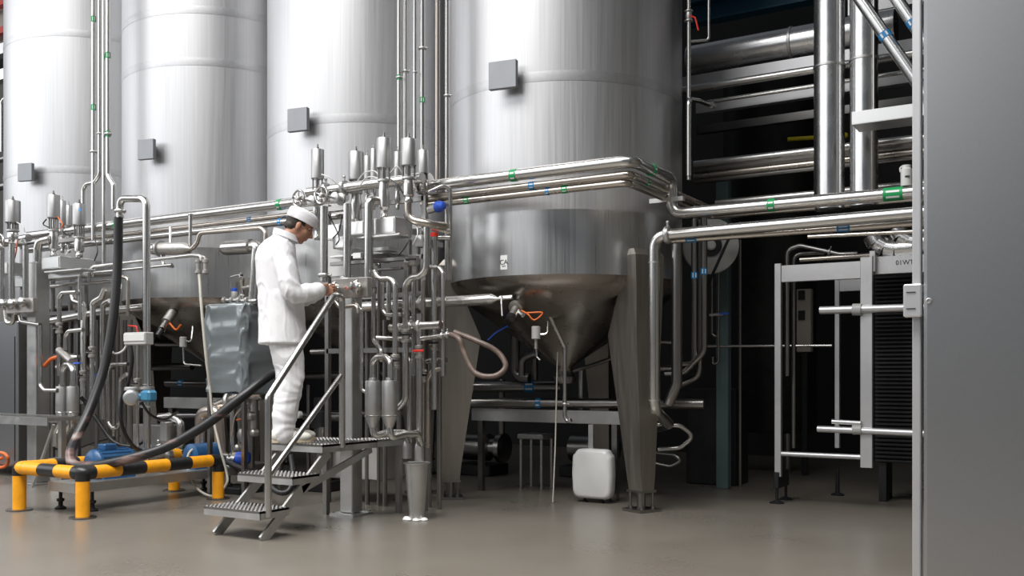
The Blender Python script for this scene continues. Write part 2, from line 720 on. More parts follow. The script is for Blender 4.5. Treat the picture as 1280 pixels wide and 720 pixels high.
def main_run(label, dz, dy, rpx, xr, bands, material='pipe', drop=None):
    """header from the central valves to the corner, back along the tank, then down and on to the right"""
    Y = YF + dy
    Z = ZF + dz
    x0 = P(528, 232, Y).x
    pts = [Vector((x0, Y, Z)), Vector((xr, Y, Z)), Vector((xr, 7.12 + dy * 1.2, Z))]
    if drop:
        pts += drop
    r = rpx * mpp(650, YF)
    return pipe(label, pts, rpx, material, bend=r * 2.2, bands=bands, r=r, world=True)


main_run('thick polished pipe crossing the front of the CA tank, uppermost of three', 0.0, 0.0, 7.6, XC,
         [(637, 218, G, 0.055), (813, 212, G, 0.05)],
         drop=[Vector((XC, 7.12, 2.36)), Vector((1.2, 7.12, 2.36))])
main_run('slimmer pipe just under the thick pipe on the front of the CA tank', -0.088, 0.03, 4.8, XC - 0.03,
         [(665, 226, B, 0.05), (805, 230, G, 0.04)], 'pipe_warm', drop=[Vector((XC - 0.03, 8.3, ZF - 0.088)), Vector((1.2, 8.3, ZF - 0.088))])
main_run('lowest of the three slim pipes crossing the CA tank front', -0.142, 0.05, 4.6, XC - 0.06,
         [(710, 227, G, 0.05), (574, 244, G, 0.045), (680, 235, B, 0.03)], 'pipe_warm', drop=[Vector((XC - 0.06, 8.15, ZF - 0.142)), Vector((1.2, 8.15, ZF - 0.142))])

# left half of the headers, from the far station to the central valves
for (lab, dz, dy, rpx, mt, bands) in (
        ('thick polished header pipe crossing the tank behind the tote, uppermost of three', 0.0, 0.0, 6.4, 'pipe', [(333, 256, G, 0.05), (136, 282, G, 0.05)]),
        ('slim brownish pipe squeezed between two headers before the tote tank', -0.09, 0.06, 3.4, 'pipe_warm', [(299, 267, B, 0.05)]),
        ('pale pipe lowest of the three headers before the tote tank', -0.155, 0.02, 4.3, 'pipe', [(332, 270, B, 0.04)])):
    Y = YF + dy
    x0, x1 = P(36, 294, Y).x, P(432, 244, Y).x
    pipe(lab, [Vector((x0, Y, ZF + dz)), Vector((x1, Y, ZF + dz))], 0, mt, r=rpx * mpp(250, YF), bands=bands, world=True)

# ------------------------------------------------------------------ near cabinet on the right
def make_cabinet():
    Yc = 3.35
    x0 = P(1154, 400, Yc).x
    root = thing('steel_cabinet', 'tall brushed steel cabinet panel with a single recessed screw, beside the pale hinged post', 'cabinet', (x0 + .6, Yc + .25, 0))
    m = MB()
    m.box((x0 + 0.65, Yc + 0.35, 1.55), (1.3, 0.7, 3.1), bev=0.012)
    m.build('body', 'panel', root, 0)
    m = MB()
    p = P(1161, 376, Yc)
    m.lathe([(0.010, 0.0), (0.010, 0.004), (0.006, 0.005), (0.005, 0.002)], p + Vector((0, 0.001, 0)), (0, -1, 0), 14)
    m.build('screw', 'satin', root)
    xp0, xp1 = P(1140.5, 400, Yc + .05).x, P(1151, 400, Yc + .05).x
    post = thing('hinged_post', 'pale aluminium post with a hinge block, standing against the steel cabinet', 'post', ((xp0 + xp1) / 2, Yc + .07, 0))
    m = MB()
    m.box(((xp0 + xp1) / 2, Yc + .07, 1.55), (xp1 - xp0, 0.05, 3.1), bev=0.003)
    m.build('profile_bar', 'profile', post, 0)
    a, b = P(1130, 356, Yc + .03), P(1153, 396, Yc + .03)
    m = MB()
    m.box(((a.x + b.x) / 2, Yc + .035, (a.z + b.z) / 2), (b.x - a.x, 0.045, a.z - b.z), bev=0.004)
    h = m.build('hinge_block', 'profile', post, 0)
    for f in (.25, .75):
        m = MB()
        m.box(((a.x + b.x) / 2 - .004, Yc + .012, b.z + (a.z - b.z) * f), ((b.x - a.x) * .5, 0.004, 0.0025))
        m.build('hinge_slot', 'black_metal', h)


make_cabinet()

# ------------------------------------------------------------------ pipes leaving to the right and the service bay behind
pipe('thick pipe bending down beside the CA tank leg, clamped at its elbow', [(1240, 258, 6.9), (818, 295, 6.9), (818, 512, 6.9), (836, 530, 7.4), (820, 535, 8.2)], 8.6, 'pipe', bend=.11,
     clamps=[(834, 291)], welds=[(820, 322), (819, 500)])
pipe('slim brownish pipe tucked under the thick clamped pipe, carrying two blue bands', [(1240, 272, 7.0), (836, 301, 7.0)], 4.6, 'pipe_warm', bands=[(864, 299, B, .09), (1047, 281, B, .09)])
pipe('thinnest pipe below the blue-banded pipe, ending at a socket by the post', [(1236, 285, 7.2), (1010, 296, 7.2)], 2.6, 'pipe_warm')
pipe('dark upright pipe behind the clamped elbow pipe', [(846, 300, 7.3), (846, 480, 7.3), (835, 505, 7.3)], 7, 'pipe_dark', bend=.1)
for (x, yb, lab) in ((868, 452, 'slim upright pipe with a blue band, elbowed under the disc'), (880, 440, 'slim upright pipe with a blue band, running beside the disc')):
    pipe(lab, [(x, 272, 7.9), (x, yb, 7.9), (x - 14, yb + 14, 7.9), (x - 36, yb + 15, 7.9)], 4.2, 'pipe_dark', bend=.1, bands=[(x, 346, B, .055)])
pipe('dark upright pipe between two blue-banded pipes below the main run', [(874, 275, 8.0), (874, 470, 8.0), (850, 482, 8.0)], 4.0, 'pipe_dark', bend=.1)
# green bands on the thick run towards the right
root = [o for o in COL.objects if o.get('label', '').startswith('thick polished pipe crossing the front of the CA')][0]
for (bx, L_) in ((965, .055), (1117, .13)):
    q = P(bx, 255, 7.12)
    colour_band(root, Vector((q.x, 7.12, 2.36)), Vector((1, 0, 0)), 7.6 * mpp(650, YF), G, L_)
# pipe bracket at the corner
a = P(832, 251, 7.12)
m = MB().bar(a + Vector((-.12, -.02, 0)), a + Vector((.16, -.02, 0)), .05, .035)
tag(m.build('pipe_bracket', 'satin'), 'short steel bracket under the pipes beside the CA tank', 'bracket')

# tall clad ducts
for (x0, x1, yb, ys, lab) in ((1018, 1055, 262, 84, 'shiny clad vertical duct with a ring seam, nearer the CA tank'), (1063, 1097, 258, 75, 'shiny clad vertical duct with a ring seam, nearer the cabinet post')):
    Y = 8.0
    xm = (x0 + x1) / 2
    r = (x1 - x0) / 2 * mpp(xm, Y)
    p0 = P(xm, yb, Y)
    root = thing('clad_duct', lab, 'duct', p0)
    m = MB().cyl(p0, Vector((p0.x, Y, 4.78)), r, n=28)
    m.build('cladding', 'clad', root)
    q = P(xm, ys, Y)
    m = MB().lathe([(r, -.012), (r + .006, -.008), (r + .006, .008), (r, .012)], q, n=28)
    m.build('ring_seam', 'satin', root)
    m = MB().box((p0.x + r * .72, Y - r * .72, (p0.z + 4.78) / 2), (.012, .012, 4.78 - p0.z - .02), Matrix.Rotation(math.radians(45), 3, 'Z'))
    m.build('lap_joint', 'satin', root)

# horizontal insulated duct and beams of the service bay
def xrun(px0, px1, py, pxa, Y):
    """two world points of a run along X through pixel (pxa, py) on plane Y"""
    z = P(pxa, py, Y).z
    return Vector((P(px0, py, Y).x, Y, z)), Vector((P(px1, py, Y).x, Y, z))


a, b = xrun(862, 1120, 63, 940, 8.9)
r = 19 * mpp(940, 8.9)
root = thing('insulated_duct', 'fat clad horizontal duct with a seam ring under the blue girder', 'duct', (a + b) / 2 - Vector((0, 0, r)))
MB().cyl(a, b, r, n=28).build('cladding', 'clad', root)
q = P(990, 50, 8.9)
MB().lathe([(r, -.015), (r + .008, -.01), (r + .008, .01), (r, .015)], Vector((q.x, 8.9, a.z)), (1, 0, 0), 28).build('ring_seam', 'satin', root)
for (y0, y1, px0, px1, Y, mt, lab) in (
        (82, 96, 852, 1200, 8.8, 'profile', 'pale flat steel beam right under the fat clad duct'),
        (117, 132, 870, 1200, 8.75, 'profile', 'pale channel beam halfway up the service bay, above the dark opening'),
        (148, 158, 870, 1200, 9.3, 'pipe_dark', 'dim narrow beam across the dark opening of the service bay'),
        (22, 42, 1060, 1200, 9.0, 'profile', 'short pale beam behind the cladded ducts near the roof')):
    a, b = xrun(px0, px1, y0, 940, Y)
    a2, _ = xrun(px0, px1, y1, 940, Y)
    h = a.z - a2.z
    root = thing('steel_beam', lab, 'beam', ((a.x + b.x) / 2, Y, a2.z))
    MB().box(((a.x + b.x) / 2, Y, (a.z + a2.z) / 2), (b.x - a.x, .012, h)).build('web', mt, root, 0)
    for k, z in enumerate((a.z - .006, a2.z + .006)):
        MB().box(((a.x + b.x) / 2, Y + .035, z), (b.x - a.x, .07, .012)).build('flange', mt, root, 0)
for (py, px0, px1, Y, rp, mt, lab) in (
        (101, 853, 1200, 8.5, 5, 'pipe', 'bare pipe running between the two pale beams of the service bay'),
        (121, 890, 1200, 8.55, 2.2, 'pipe', 'thin pipe lying along the top edge of the channel beam'),
        (199, 868, 1200, 8.6, 5.2, 'pipe', 'top pipe of the bundle behind the clad ducts'),
        (206, 868, 1200, 8.64, 4.2, 'pipe_dark', 'dark second pipe of the bundle behind the clad ducts'),
        (214, 868, 1200, 8.65, 4.2, 'pipe_warm', 'brownish third pipe of the bundle behind the clad ducts'),
        (220, 868, 1200, 8.68, 4.0, 'pipe_dark', 'dark bottom pipe of the bundle behind the clad ducts'),
        (251, 895, 1200, 8.6, 4.8, 'pipe', 'lone pipe just above the thick green-banded run')):
    a, b = xrun(px0, px1, py, 930, Y)
    tag(MB().cyl(a, b, rp * mpp(930, Y), n=12).build('pipe', mt), lab, 'pipe')
# blue girder at the top
a, b = xrun(862, 1020, 8, 930, 10.0)
root = thing('blue_girder', 'blue painted roof girder glimpsed above the fat clad duct', 'girder', (a + b) / 2)
MB().box((a + b) / 2, ((b - a).x, .02, .22)).build('web', 'beam_blue', root, 0)
MB().box((a + b) / 2 + Vector((0, -.06, -.11)), ((b - a).x, .16, .02)).build('flange', 'beam_blue', root, 0)
MB().box((a + b) / 2 + Vector((0, -.06, .11)), ((b - a).x, .16, .02)).build('flange', 'beam_blue', root, 0)
# slanting clad pipes by the post
for (pa, pb, rp, lab, bd) in (((1062, -20), (1172, 140), 7.5, 'slanting shiny pipe with a blue band, crossing the clad duct', (1112, 41)),
                              ((1108, -20), (1190, 100), 7.5, 'slanting shiny pipe with a blue band, partly hidden by the cabinet post', (1139, 38))):
    pipe(lab, [(*pa, 7.3), (*pb, 7.3)], rp, 'clad', bands=[(*bd, B, .05)])
# cable tray
a, b = P(1066, 150, 7.4), P(1190, 135, 7.4)
z = P(1100, 152, 7.4).z
root = thing('cable_tray', 'short pale sheet steel tray end in front of the clad ducts', 'tray', (a.x + .3, 7.5, z))
MB().box(((a.x + b.x) / 2, 7.5, z), (b.x - a.x, .26, .008)).build('tray_floor', 'sheet', root, 0)
for Y in (7.37, 7.63):
    MB().box(((a.x + b.x) / 2, Y, z + .045), (b.x - a.x, .006, .09)).build('side_rail', 'sheet', root, 0)
for xx in (a.x + .1, b.x - .1):
    MB().cyl((xx, 7.66, z), (xx, 7.66, 4.81), .008, n=8).build('hanger_rod', 'satin', root)
# valved riser pipe beside the CA tank
pipe('thin riser pipe along the CA tank edge, with a ball valve near the roof', [(861, 225, 7.6), (861, 128, 7.6), (861, 117, 7.6), (861, -30, 7.6)], 2.6, 'pipe')
root = thing('ball_valve', 'small ball valve with a red lever on the riser beside the CA tank', 'valve', P(861, 30, 7.6))
MB().lathe([(.02, -.05), (.035, -.045), (.035, -.035), (.024, -.03), (.03, 0), (.024, .03), (.035, .035), (.035, .045), (.02, .05)], P(861, 20, 7.6), n=16).build('valve_body', 'castblock', root)
MB().tube(fillet([P(863, 20, 7.55), P(869, 22, 7.5), P(873, 38, 7.5)], .02), .007, 8).build('lever', 'red', root)
pipe('thin branch pipe rising by the ball valve and joining the riser', [(886, -30, 7.7), (886, 50, 7.7), (862, 52, 7.62)], 1.8, 'pipe', bend=.03)
pipe('short elbow pipe reaching from the riser into the channel beam', [(861, 220, 7.5), (861, 124, 7.5), (874, 126, 7.9), (893, 133, 8.7)], 3.2, 'pipe', bend=.07, clamps=[(888, 131)])
# yellow capped pipe and little bottle by the post
a, b = P(985, 174, 10.5), P(1050, 170, 10.5)
root = thing('olive_pipe', 'thin olive pipe with a yellow cap, deep in the service bay', 'pipe', a)
MB().cyl(a, b, .022, n=12).build('tube', 'yellow_cap', root)
MB().lathe([(.03, 0), (.03, .06), (.02, .08), (.0, .085)], b, (1, 0, 0), 12).build('end_cap', 'yellow_cap', root)
p = P(1133, 240, 7.12)
p.z = 2.36 + 7.6 * mpp(650, YF)
root = thing('white_canister', 'small white canister with a lug on top, against the cabinet post', 'canister', p)
h = 26 * mpp(1133, 7.12)
MB().lathe([(.036, 0), (.038, .01), (.038, h * .8), (.030, h * .86), (.030, h), (.0, h)], p, n=16).build('body', 'white_plastic', root)
MB().tube(spline([p + Vector((-.02, 0, h)), p + Vector((-.04, 0, h * .9)), p + Vector((-.038, 0, h * .7))], 6), .006, 8).build('lug', 'white_plastic', root)
MB().box(p + Vector((0.012, -.038, h * .42)), (.03, .004, .012)).build('printed_mark', 'black_text', root, 0)
# lobster-back elbows below the pipes
for (xa, ya, lab, Y) in ((1100, 302, 'shiny segmented duct elbow under the blue-banded pipe', 8.3), (1130, 294, 'shiny segmented duct elbow touching the cabinet post', 8.3)):
    root = thing('segmented_elbow', lab, 'duct', P(xa, ya + 18, Y))
    segs = [P(xa - 9, ya - 8, Y), P(xa - 3, ya + 2, Y), P(xa + 7, ya + 8, Y), P(xa + 20, ya + 10, Y), P(xa + 42, ya + 8, Y)]
    for i in range(4):
        MB().cyl(segs[i], segs[i + 1], .085, n=20).build('segment', 'clad', root, 40)

# dark machinery bay at the back right
for (x0, x1, y0, y1, Y, lab) in ((913, 938, 60, 262, 11.75, 'narrow dark brown wall panel in the service bay beside the teal post'), (940, 996, 55, 262, 11.75, 'wide dark brown wall panel behind the pipe bundle')):
    a, b = P(x0, y0, Y), P(x1, y1, Y)
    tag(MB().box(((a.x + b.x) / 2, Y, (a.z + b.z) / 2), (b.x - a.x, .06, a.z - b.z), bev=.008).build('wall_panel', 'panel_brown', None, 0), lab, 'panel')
# dark silo in the bay
c = P(962, 470, 11.0)
root = thing('dark_silo', 'dark cylindrical vessel standing behind the pale machine guard', 'vessel', (c.x, c.y, 0))
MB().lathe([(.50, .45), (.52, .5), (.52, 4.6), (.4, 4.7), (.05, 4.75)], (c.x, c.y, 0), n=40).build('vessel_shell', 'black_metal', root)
for k in range(3):
    q = Vector((c.x, c.y, 0)) + Vector((.4 * math.cos(k * 2.1 - .8), .4 * math.sin(k * 2.1 - .8), 0))
    MB().cyl(q, q + Vector((0, 0, .5)), .035, n=10).build('leg', 'pipe_dark', root)
# beige column and teal post
a, b = P(897, 560, 9.0), P(912, 280, 9.0)
tag(MB().box(((a.x + b.x) / 2, 9.0, 1.55), (b.x - a.x, .10, 3.1), bev=.006).build('teal_post', 'teal', None, 0), 'pale teal post standing below the disc in the service bay', 'post')
# round disc (hose reel) under the pipe run
c = P(888, 308, 8.6)
root = thing('hose_reel', 'pale round reel half hidden behind the thick pipes', 'reel', c - Vector((0, 0, .3)))
ax = Vector((.45, -1, 0)).normalized()
for s, nm in ((-.04, 'flange'), (.05, 'flange')):
    MB().lathe([(.05, -.006), (.245, -.006), (.255, 0), (.245, .006), (.05, .006)], c + ax * s, ax, 36).build(nm, 'grey_plastic', root)
MB().lathe([(.10, -.05), (.10, .07)], c, ax, 24).build('drum', 'rubber', root)
MB().lathe([(.045, -.08), (.045, .085), (.03, .10)], c, ax, 16).build('hub', 'white_plastic', root)
tag(MB().bar(P(912, 296, 8.2), P(882, 362, 8.2), .02, .02).build('strut', 'black_metal', None, 0), 'thin black strut slanting across the pale reel', 'strut')
for (x, y0, y1, lab, xb) in ((890, 330, 418, 'thin tube with a hooked end below the reel', 897), (898, 328, 452, 'thin tube with a valve hanging by the teal post', 891)):
    pipe(lab, [(x, y0, 8.7), (x, y1, 8.7), (xb, y1 + 4, 8.7), (xb, y1 - 6, 8.7)], 1.7, 'pipe_dark', bend=.03)
root = thing('hand_valve', 'small hand valve with a blue lever beside the teal post', 'valve', P(901, 400, 8.6))
MB().cyl(P(887, 394, 8.6), P(904, 393, 8.6), .014, n=10).build('valve_body', 'castblock', root)
MB().box(P(905, 392, 8.55), (.09, .012, .016)).build('lever', 'blue_bright', root, 0)
pipe('slim upright conduit right of the teal post', [(925, 300, 9.2), (925, 640, 9.2)], 2.2, 'pipe_dark')
pipe('dim horizontal handrail across the dark bay behind the machine guard', [(884, 433, 8.95), (1040, 432, 8.95)], 1.6, 'pipe')
# dark cabinet low in the bay
a, b = P(858, 465, 9.2), P(920, 540, 9.2)
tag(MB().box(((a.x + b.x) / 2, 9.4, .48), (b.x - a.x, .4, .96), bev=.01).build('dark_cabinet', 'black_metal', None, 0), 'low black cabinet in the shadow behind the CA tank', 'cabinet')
# coiled tubes near the dark floor
pipe('looped steel tube near the floor beside the CA tank leg', [(808, 560, 7.6), (808, 530, 7.6), (850, 532, 7.7), (868, 545, 7.8), (850, 560, 7.8), (822, 562, 7.7)], 3, 'pipe', bend=.08)
pipe('lower looped tube coiled under the steel loop by the tank leg', [(812, 565, 7.7), (842, 568, 7.8), (852, 576, 7.8), (838, 583, 7.8), (815, 578, 7.8)], 1.8, 'pipe_dark', bend=.08)
pipe('thick horizontal pipe stub passing behind the CA tank leg to the riser', [(770, 424, 8.2), (846, 428, 8.2)], 3.4, 'pipe_dark')
pipe('second horizontal pipe stub low behind the CA tank leg', [(770, 460, 8.2), (842, 461, 8.2)], 4, 'pipe_dark')

# ------------------------------------------------------------------ pale machine guard on the right
YG = 8.2
root = thing('machine_guard', 'pale aluminium machine guard frame with swing bars, before the black plate stack', 'guard', P(972, 627, YG) * 1.0)
root.location.z = 0


def gpost(x0, x1, y0, y1, Y, nm='post'):
    a, b = P(x0, y0, Y), P(x1, y1, Y)
    return MB().box(((a.x + b.x) / 2, Y, (a.z + b.z) / 2), (b.x - a.x, .05, a.z - b.z), bev=.003).build(nm, 'profile', root, 0)


gpost(969, 977, 330, 596, YG)
gpost(1076, 1091, 322, 585, YG - .05)
za, zb = P(1000, 331, YG).z, P(1000, 352, YG).z
x0, x1 = P(977.5, 340, YG).x, P(1078, 340, YG).x
MB().box(((x0 + x1) / 2, YG, (za + zb) / 2), (x1 - x0, .05, za - zb), bev=.003).build('top_beam', 'profile', root, 0)
x2 = P(1230, 320, YG).x
MB().box(((x1 + x2) / 2 + .03, YG + .04, (za + zb) / 2 + .03), (x2 - x1, .05, za - zb), bev=.003).build('top_beam', 'profile', root, 0)
a = P(1091, 327, YG - .02)
MB().box(a + Vector((0, -.01, .0)), (.045, .03, .17), bev=.003).build('end_plate', 'profile', root, 0)
MB().cyl(P(1091, 320, YG - .06), P(1091, 320, YG - .02), .007, n=8).build('bolt', 'satin', root)
zl = P(1020, 569, YG).z
MB().cyl(Vector((x0 - .02, YG, zl)), Vector((x1 + .02, YG, zl)), .022, n=12).build('cross_bar', 'profile', root)
# foot of the front post
p = P(972, 600, YG)
MB().box((p.x, YG + .12, p.z), (.04, .34, .14), bev=.004).build('foot_plate', 'black_metal', root, 0)
for (fx, fy) in ((963, 628), (983, 616)):
    q = PF(fx, fy)
    q = Vector((p.x, YG + (-.02 if fx < 970 else .26), 0))
    m = MB().lathe([(.062, 0), (.062, .008), (.03, .022), (.013, .03), (.013, p.z)], q, n=18)
    m.build('levelling_foot', 'black_metal', root)
# swing rods with collars
for (xa, ya, xb, yb, nm, rp) in ((1025, 388, 1160, 384, 'swing_rod', 5), (1022, 536, 1160, 542, 'swing_rod', 4.2), (1040, 527, 1076, 529, 'swing_rod', 3)):
    a, b = P(xa, ya, YG - .09), P(xb, yb, YG - .09)
    rr = rp * mpp(1080, YG)
    rod = MB().cyl(a, b, rr, n=14).build(nm, 'profile', root)
    if xa < 1030:
        c0, c1 = P(1066, ya - (1 if ya < 400 else -1), YG - .09), P(1077, ya - (1 if ya < 400 else -1), YG - .09)
        MB().cyl(c0, c1, rr * 1.5, n=14).build('collar', 'grey_plastic', rod)
# rear post and cross beam
gpost(1044, 1050, 350, 560, 9.0, 'rear_post')
a, b = P(1047, 350, 9.0), P(1080, 363, 9.0)
MB().box(((a.x + b.x) / 2, 9.0, (a.z + b.z) / 2), (b.x - a.x, .04, a.z - b.z)).build('rear_beam', 'profile', root, 0)
p = PF(1041, 583)
MB().lathe([(.06, 0), (.06, .01), (.02, .03), (.015, .25)], Vector((P(1047, 560, 9.0).x, 9.0, 0)), n=16).build('levelling_foot', 'black_metal', root)


def text_mesh(txt, size, name, material, parent, loc, rot, extrude=0.0008):
    cu = bpy.data.curves.new(name, 'FONT')
    cu.body = txt
    cu.size = size
    cu.extrude = extrude
    cu.align_x = 'CENTER'
    cu.align_y = 'CENTER'
    t = bpy.data.objects.new(name + '_tmp', cu)
    COL.objects.link(t)
    bpy.context.view_layer.update()
    me = bpy.data.meshes.new_from_object(t.evaluated_get(bpy.context.evaluated_depsgraph_get()))
    COL.objects.unlink(t)
    bpy.data.objects.remove(t)
    me.materials.clear()
    me.materials.append(MATS[material])
    o = bpy.data.objects.new(name, me)
    COL.objects.link(o)
    o.parent = parent
    o.location = Vector(loc) - (wloc(parent) if parent else Vector((0, 0, 0)))
    o.rotation_euler = rot
    return o


q = P(1133, 328, YG + .012)
text_mesh('01WT1', 5.8 * 8 / 1200 * 1.35, 'lettering', 'black_text', root, q, (math.pi / 2, 0, 0))

# black plate stack behind the guard
a, b = P(1094, 345, 8.75), P(1190, 582, 8.75)
root = thing('plate_stack', 'black stack of thin ribbed plates behind the machine guard', 'heat exchanger', ((a.x + b.x) / 2, 8.9, 0))
MB().box(((a.x + b.x) / 2, 8.98, (a.z + b.z) / 2), (b.x - a.x, .4, a.z - b.z)).build('core', 'black_metal', root, 0)
nz = 46
base_rib = None
for k in range(nz):
    z = b.z + (a.z - b.z) * (k + .5) / nz
    if base_rib is None:
        base_rib = MB().box(((a.x + b.x) / 2, 8.75, z), (b.x - a.x, .06, (a.z - b.z) / nz * .55), bev=.003).build('plate', 'black_metal', root, 0)
        z0 = z
        l0 = base_rib.location.z
    else:
        c = base_rib.copy()
        COL.objects.link(c)
        c.parent = root
        c.location.z = l0 + z - z0
for sx in (a.x + .06, a.x + .42):
    MB().box((sx, 8.9, b.z / 2), (.06, .3, b.z)).build('plinth', 'black_metal', root, 0)
# beige switch cabinet seen through the guard
a, b = P(997, 362, 10.6), P(1015, 440, 10.6)
root = thing('switch_box', 'beige wall switch box with black plates, seen through the machine guard', 'switch box', (a.x, 10.6, 0))
MB().box(((a.x + b.x) / 2, 10.6, b.z / 2 + a.z / 2), (b.x - a.x, .1, a.z - b.z), bev=.006).build('housing', 'wall_beige', root, 0)
MB().box(((a.x + b.x) / 2, 10.6, b.z / 2), (.06, .05, b.z), bev=.006).build('stand', 'black_metal', root, 0)
for yy in (369, 394):
    q = P(1002, yy, 10.54)
    MB().box(q, (.07, .02, .10)).build('switch_plate', 'black_metal', root, 0)
pipe('bent steel tube rising behind the top beam of the machine guard', [(984, 470, 8.6), (984, 312, 8.6), (1000, 307, 8.6), (1050, 318, 8.6), (1072, 317, 8.6)], 3, 'pipe_dark', bend=.08, clamps=[(1035, 315)])
pipe('dark tube beside the bent steel tube behind the guard post', [(992, 560, 8.7), (992, 318, 8.7), (1030, 316, 8.8)], 2.6, 'pipe_dark', bend=.08)
pipe('horizontal tube resting just above the machine guard top beam', [(1000, 325, 8.5), (1190, 312, 8.5)], 3, 'pipe_warm')

# ------------------------------------------------------------------ nameplate boxes on the tanks
for (x0, x1, y0, y1, k, lab) in ((611, 647, 76, 112, 0, 'grey box on standoffs near the weld band of the CA tank'),
                                 (359, 387, 135, 165, 1, 'grey box on the tank right behind the worker'),
                                 (172, 195, 174, 200, 2, 'grey box on the tank behind the plastic-covered tote'),
                                 (22, 43, 204, 227, 3, 'grey box low on the farthest tank, beside the hall columns')):
    Y = 6.55
    for it in range(4):
        c = P((x0 + x1) / 2, (y0 + y1) / 2, Y)
        dx = c.x - TX[k]
        Y = TY - math.sqrt(max(.05, (TR + .10) ** 2 - dx * dx))
    c = P((x0 + x1) / 2, (y0 + y1) / 2, Y)
    nrm = Vector((c.x - TX[k], c.y - TY, 0)).normalized()
    nrm = (nrm + Vector((0.25, -.9, 0))).normalized()
    tan = Vector((-nrm.y, nrm.x, 0))
    M = Matrix((tan, nrm, Vector((0, 0, 1)))).transposed()
    s = mpp((x0 + x1) / 2, Y)
    w, h = (x1 - x0) * s * 1.04, (y1 - y0) * s * .96
    root = thing('nameplate_box', lab, 'sign box', c)
    MB().box(c, (w, .045, h), M, bev=.004).build('front_plate', 'plate_grey', root, 0)
    MB().box(c - nrm * .06, (w * .4, .12, h * .5), M).build('standoff', 'satin', root, 0)

# CA sticker on the tank
p = P(630, 328, 6.7)
ang = None
for it in range(5):
    dx = p.x - TX[0]
    Y = TY - math.sqrt((TR + .002) ** 2 - dx * dx)
    p = P(630, 328, Y)
nrm = Vector((p.x - TX[0], p.y - TY, 0)).normalized()
rz = math.atan2(nrm.y, nrm.x) + math.pi / 2
Mz = Matrix.Rotation(rz, 3, 'Z')
st = MB().box(p, (.065, .004, .115), Mz).build('sticker', 'white_mark', tanks[0], 0)
tag(st, 'white sticker reading CA')
t = text_mesh('CA', .055, 'lettering', 'black_text', st, p + nrm * .004, (math.pi / 2, 0, rz))
MB().box(p + nrm * .0035 - Vector((0, 0, .03)), (.035, .003, .004), Mz).build('underline', 'black_text', st, 0)

# ------------------------------------------------------------------ valves


def actuator_valve(label, xc, w, yt, yb, ybody, Y, group='pneumatic valves', material='canister', flags=(1, 1)):
    """steel actuator canister (yt..yb px) on a lantern, valve body hanging down to ybody px"""
    s = mpp(xc, Y)
    top, bot, low = P(xc, yt, Y), P(xc, yb, Y), P(xc, ybody, Y)
    r = w * s / 2
    root = thing('pneumatic_valve', label, 'valve', low, group)
    H = top.z - bot.z
    MB().lathe([(r * .9, 0), (r, r * .08), (r, H - r * .1), (r * .95, H - r * .02), (r * .3, H)], bot, n=24).build('actuator', material, root)
    MB().lathe([(r * .22, -.004), (r * .22, .02), (r * .12, .025), (r * .12, .045)], top, n=10).build('vent_stub', 'pipe_dark', root)
    if flags[0]:
        lan = bot.z - min(16 * s, (bot.z - low.z) * .45)
        for k in range(4):
            a = k * math.pi / 2 + .5
            q = Vector((bot.x + r * .72 * math.cos(a), bot.y + r * .72 * math.sin(a), 0))
            MB().cyl(Vector((q.x, q.y, lan)), Vector((q.x, q.y, bot.z + .004)), r * .13, n=8).build('lantern_rod', 'pipe_dark', root)
        MB().cyl(Vector((bot.x, bot.y, lan)), bot, r * .28, n=12).build('stem', 'pipe', root)
    else:
        lan = bot.z
    MB().lathe([(r * .62, lan - low.z - .006), (r * .86, lan - low.z), (r * .86, lan - low.z + .014), (r * .6, lan - low.z + .02)], low, n=20).build('clamp', 'satin', root)
    zb = lan - low.z
    MB().lathe([(r * .5, 0), (r * .56, .01), (r * .56, .03), (r * .46, .04), (r * .46, zb * .25), (r * .72, zb * .32), (r * .74, zb * .75), (r * .66, zb * .85), (r * .6, zb)], low, n=20).build('valve_body', 'pipe', root)
    return root


YV = 5.95
CEN = 'pneumatic valves beside the worker'
for (xc, w, yt, yb, yl, Y, lab) in (
        (397, 16, 187, 224, 300, 6.0, 'lone tall valve canister above the second handwheel'),
        (445, 19, 190, 226, 290, 6.15, 'valve canister with a wide dome, left of the paired tall canisters'),
        (459, 8, 195, 228, 262, 6.11, 'thin pale valve canister squeezed beside the wide-domed one'),
        (467, 8, 186, 228, 262, 6.09, 'thin pale valve canister touching the tall pair'),
        (480, 19, 173, 211, 275, 5.85, 'tall valve canister over the crooked gooseneck pipe'),
        (497, 9, 190, 222, 262, 6.10, 'narrow dark valve canister between the two tall canisters'),
        (511, 20, 174, 208, 254, 5.9, 'tall valve canister over the brownish swan-neck elbow'),
        (529, 14, 188, 217, 240, 6.2, 'short valve canister at the flange of the thick pipe')):
    actuator_valve(lab, xc, w, yt, yb, yl, Y, CEN)
LEFTG = 'pneumatic valves before the farthest tank'
for (xc, w, yt, yb, yl, Y, lab) in (
        (16, 18, 251, 279, 302, 5.9, 'squat valve canister standing apart, above the left handwheel'),
        (67, 15, 244, 273, 322, 5.9, 'tallest valve canister over the pale manifold tray at the far station'),
        (78, 8, 251, 280, 316, 6.30, 'slim valve canister just behind the tallest far canister'),
        (86, 8, 257, 282, 316, 6.34, 'slim valve canister, rearmost of the far station pair'),
        (99, 16, 255, 282, 322, 5.95, 'wide valve canister with a small blue tag at the far station')):
    root = actuator_valve(lab, xc, w, yt, yb, yl, Y, LEFTG)
q = P(100, 262, 5.95 - .09)
MB().box(q, (.035, .004, .03)).build('name_tag', 'band_blue', root, 0)


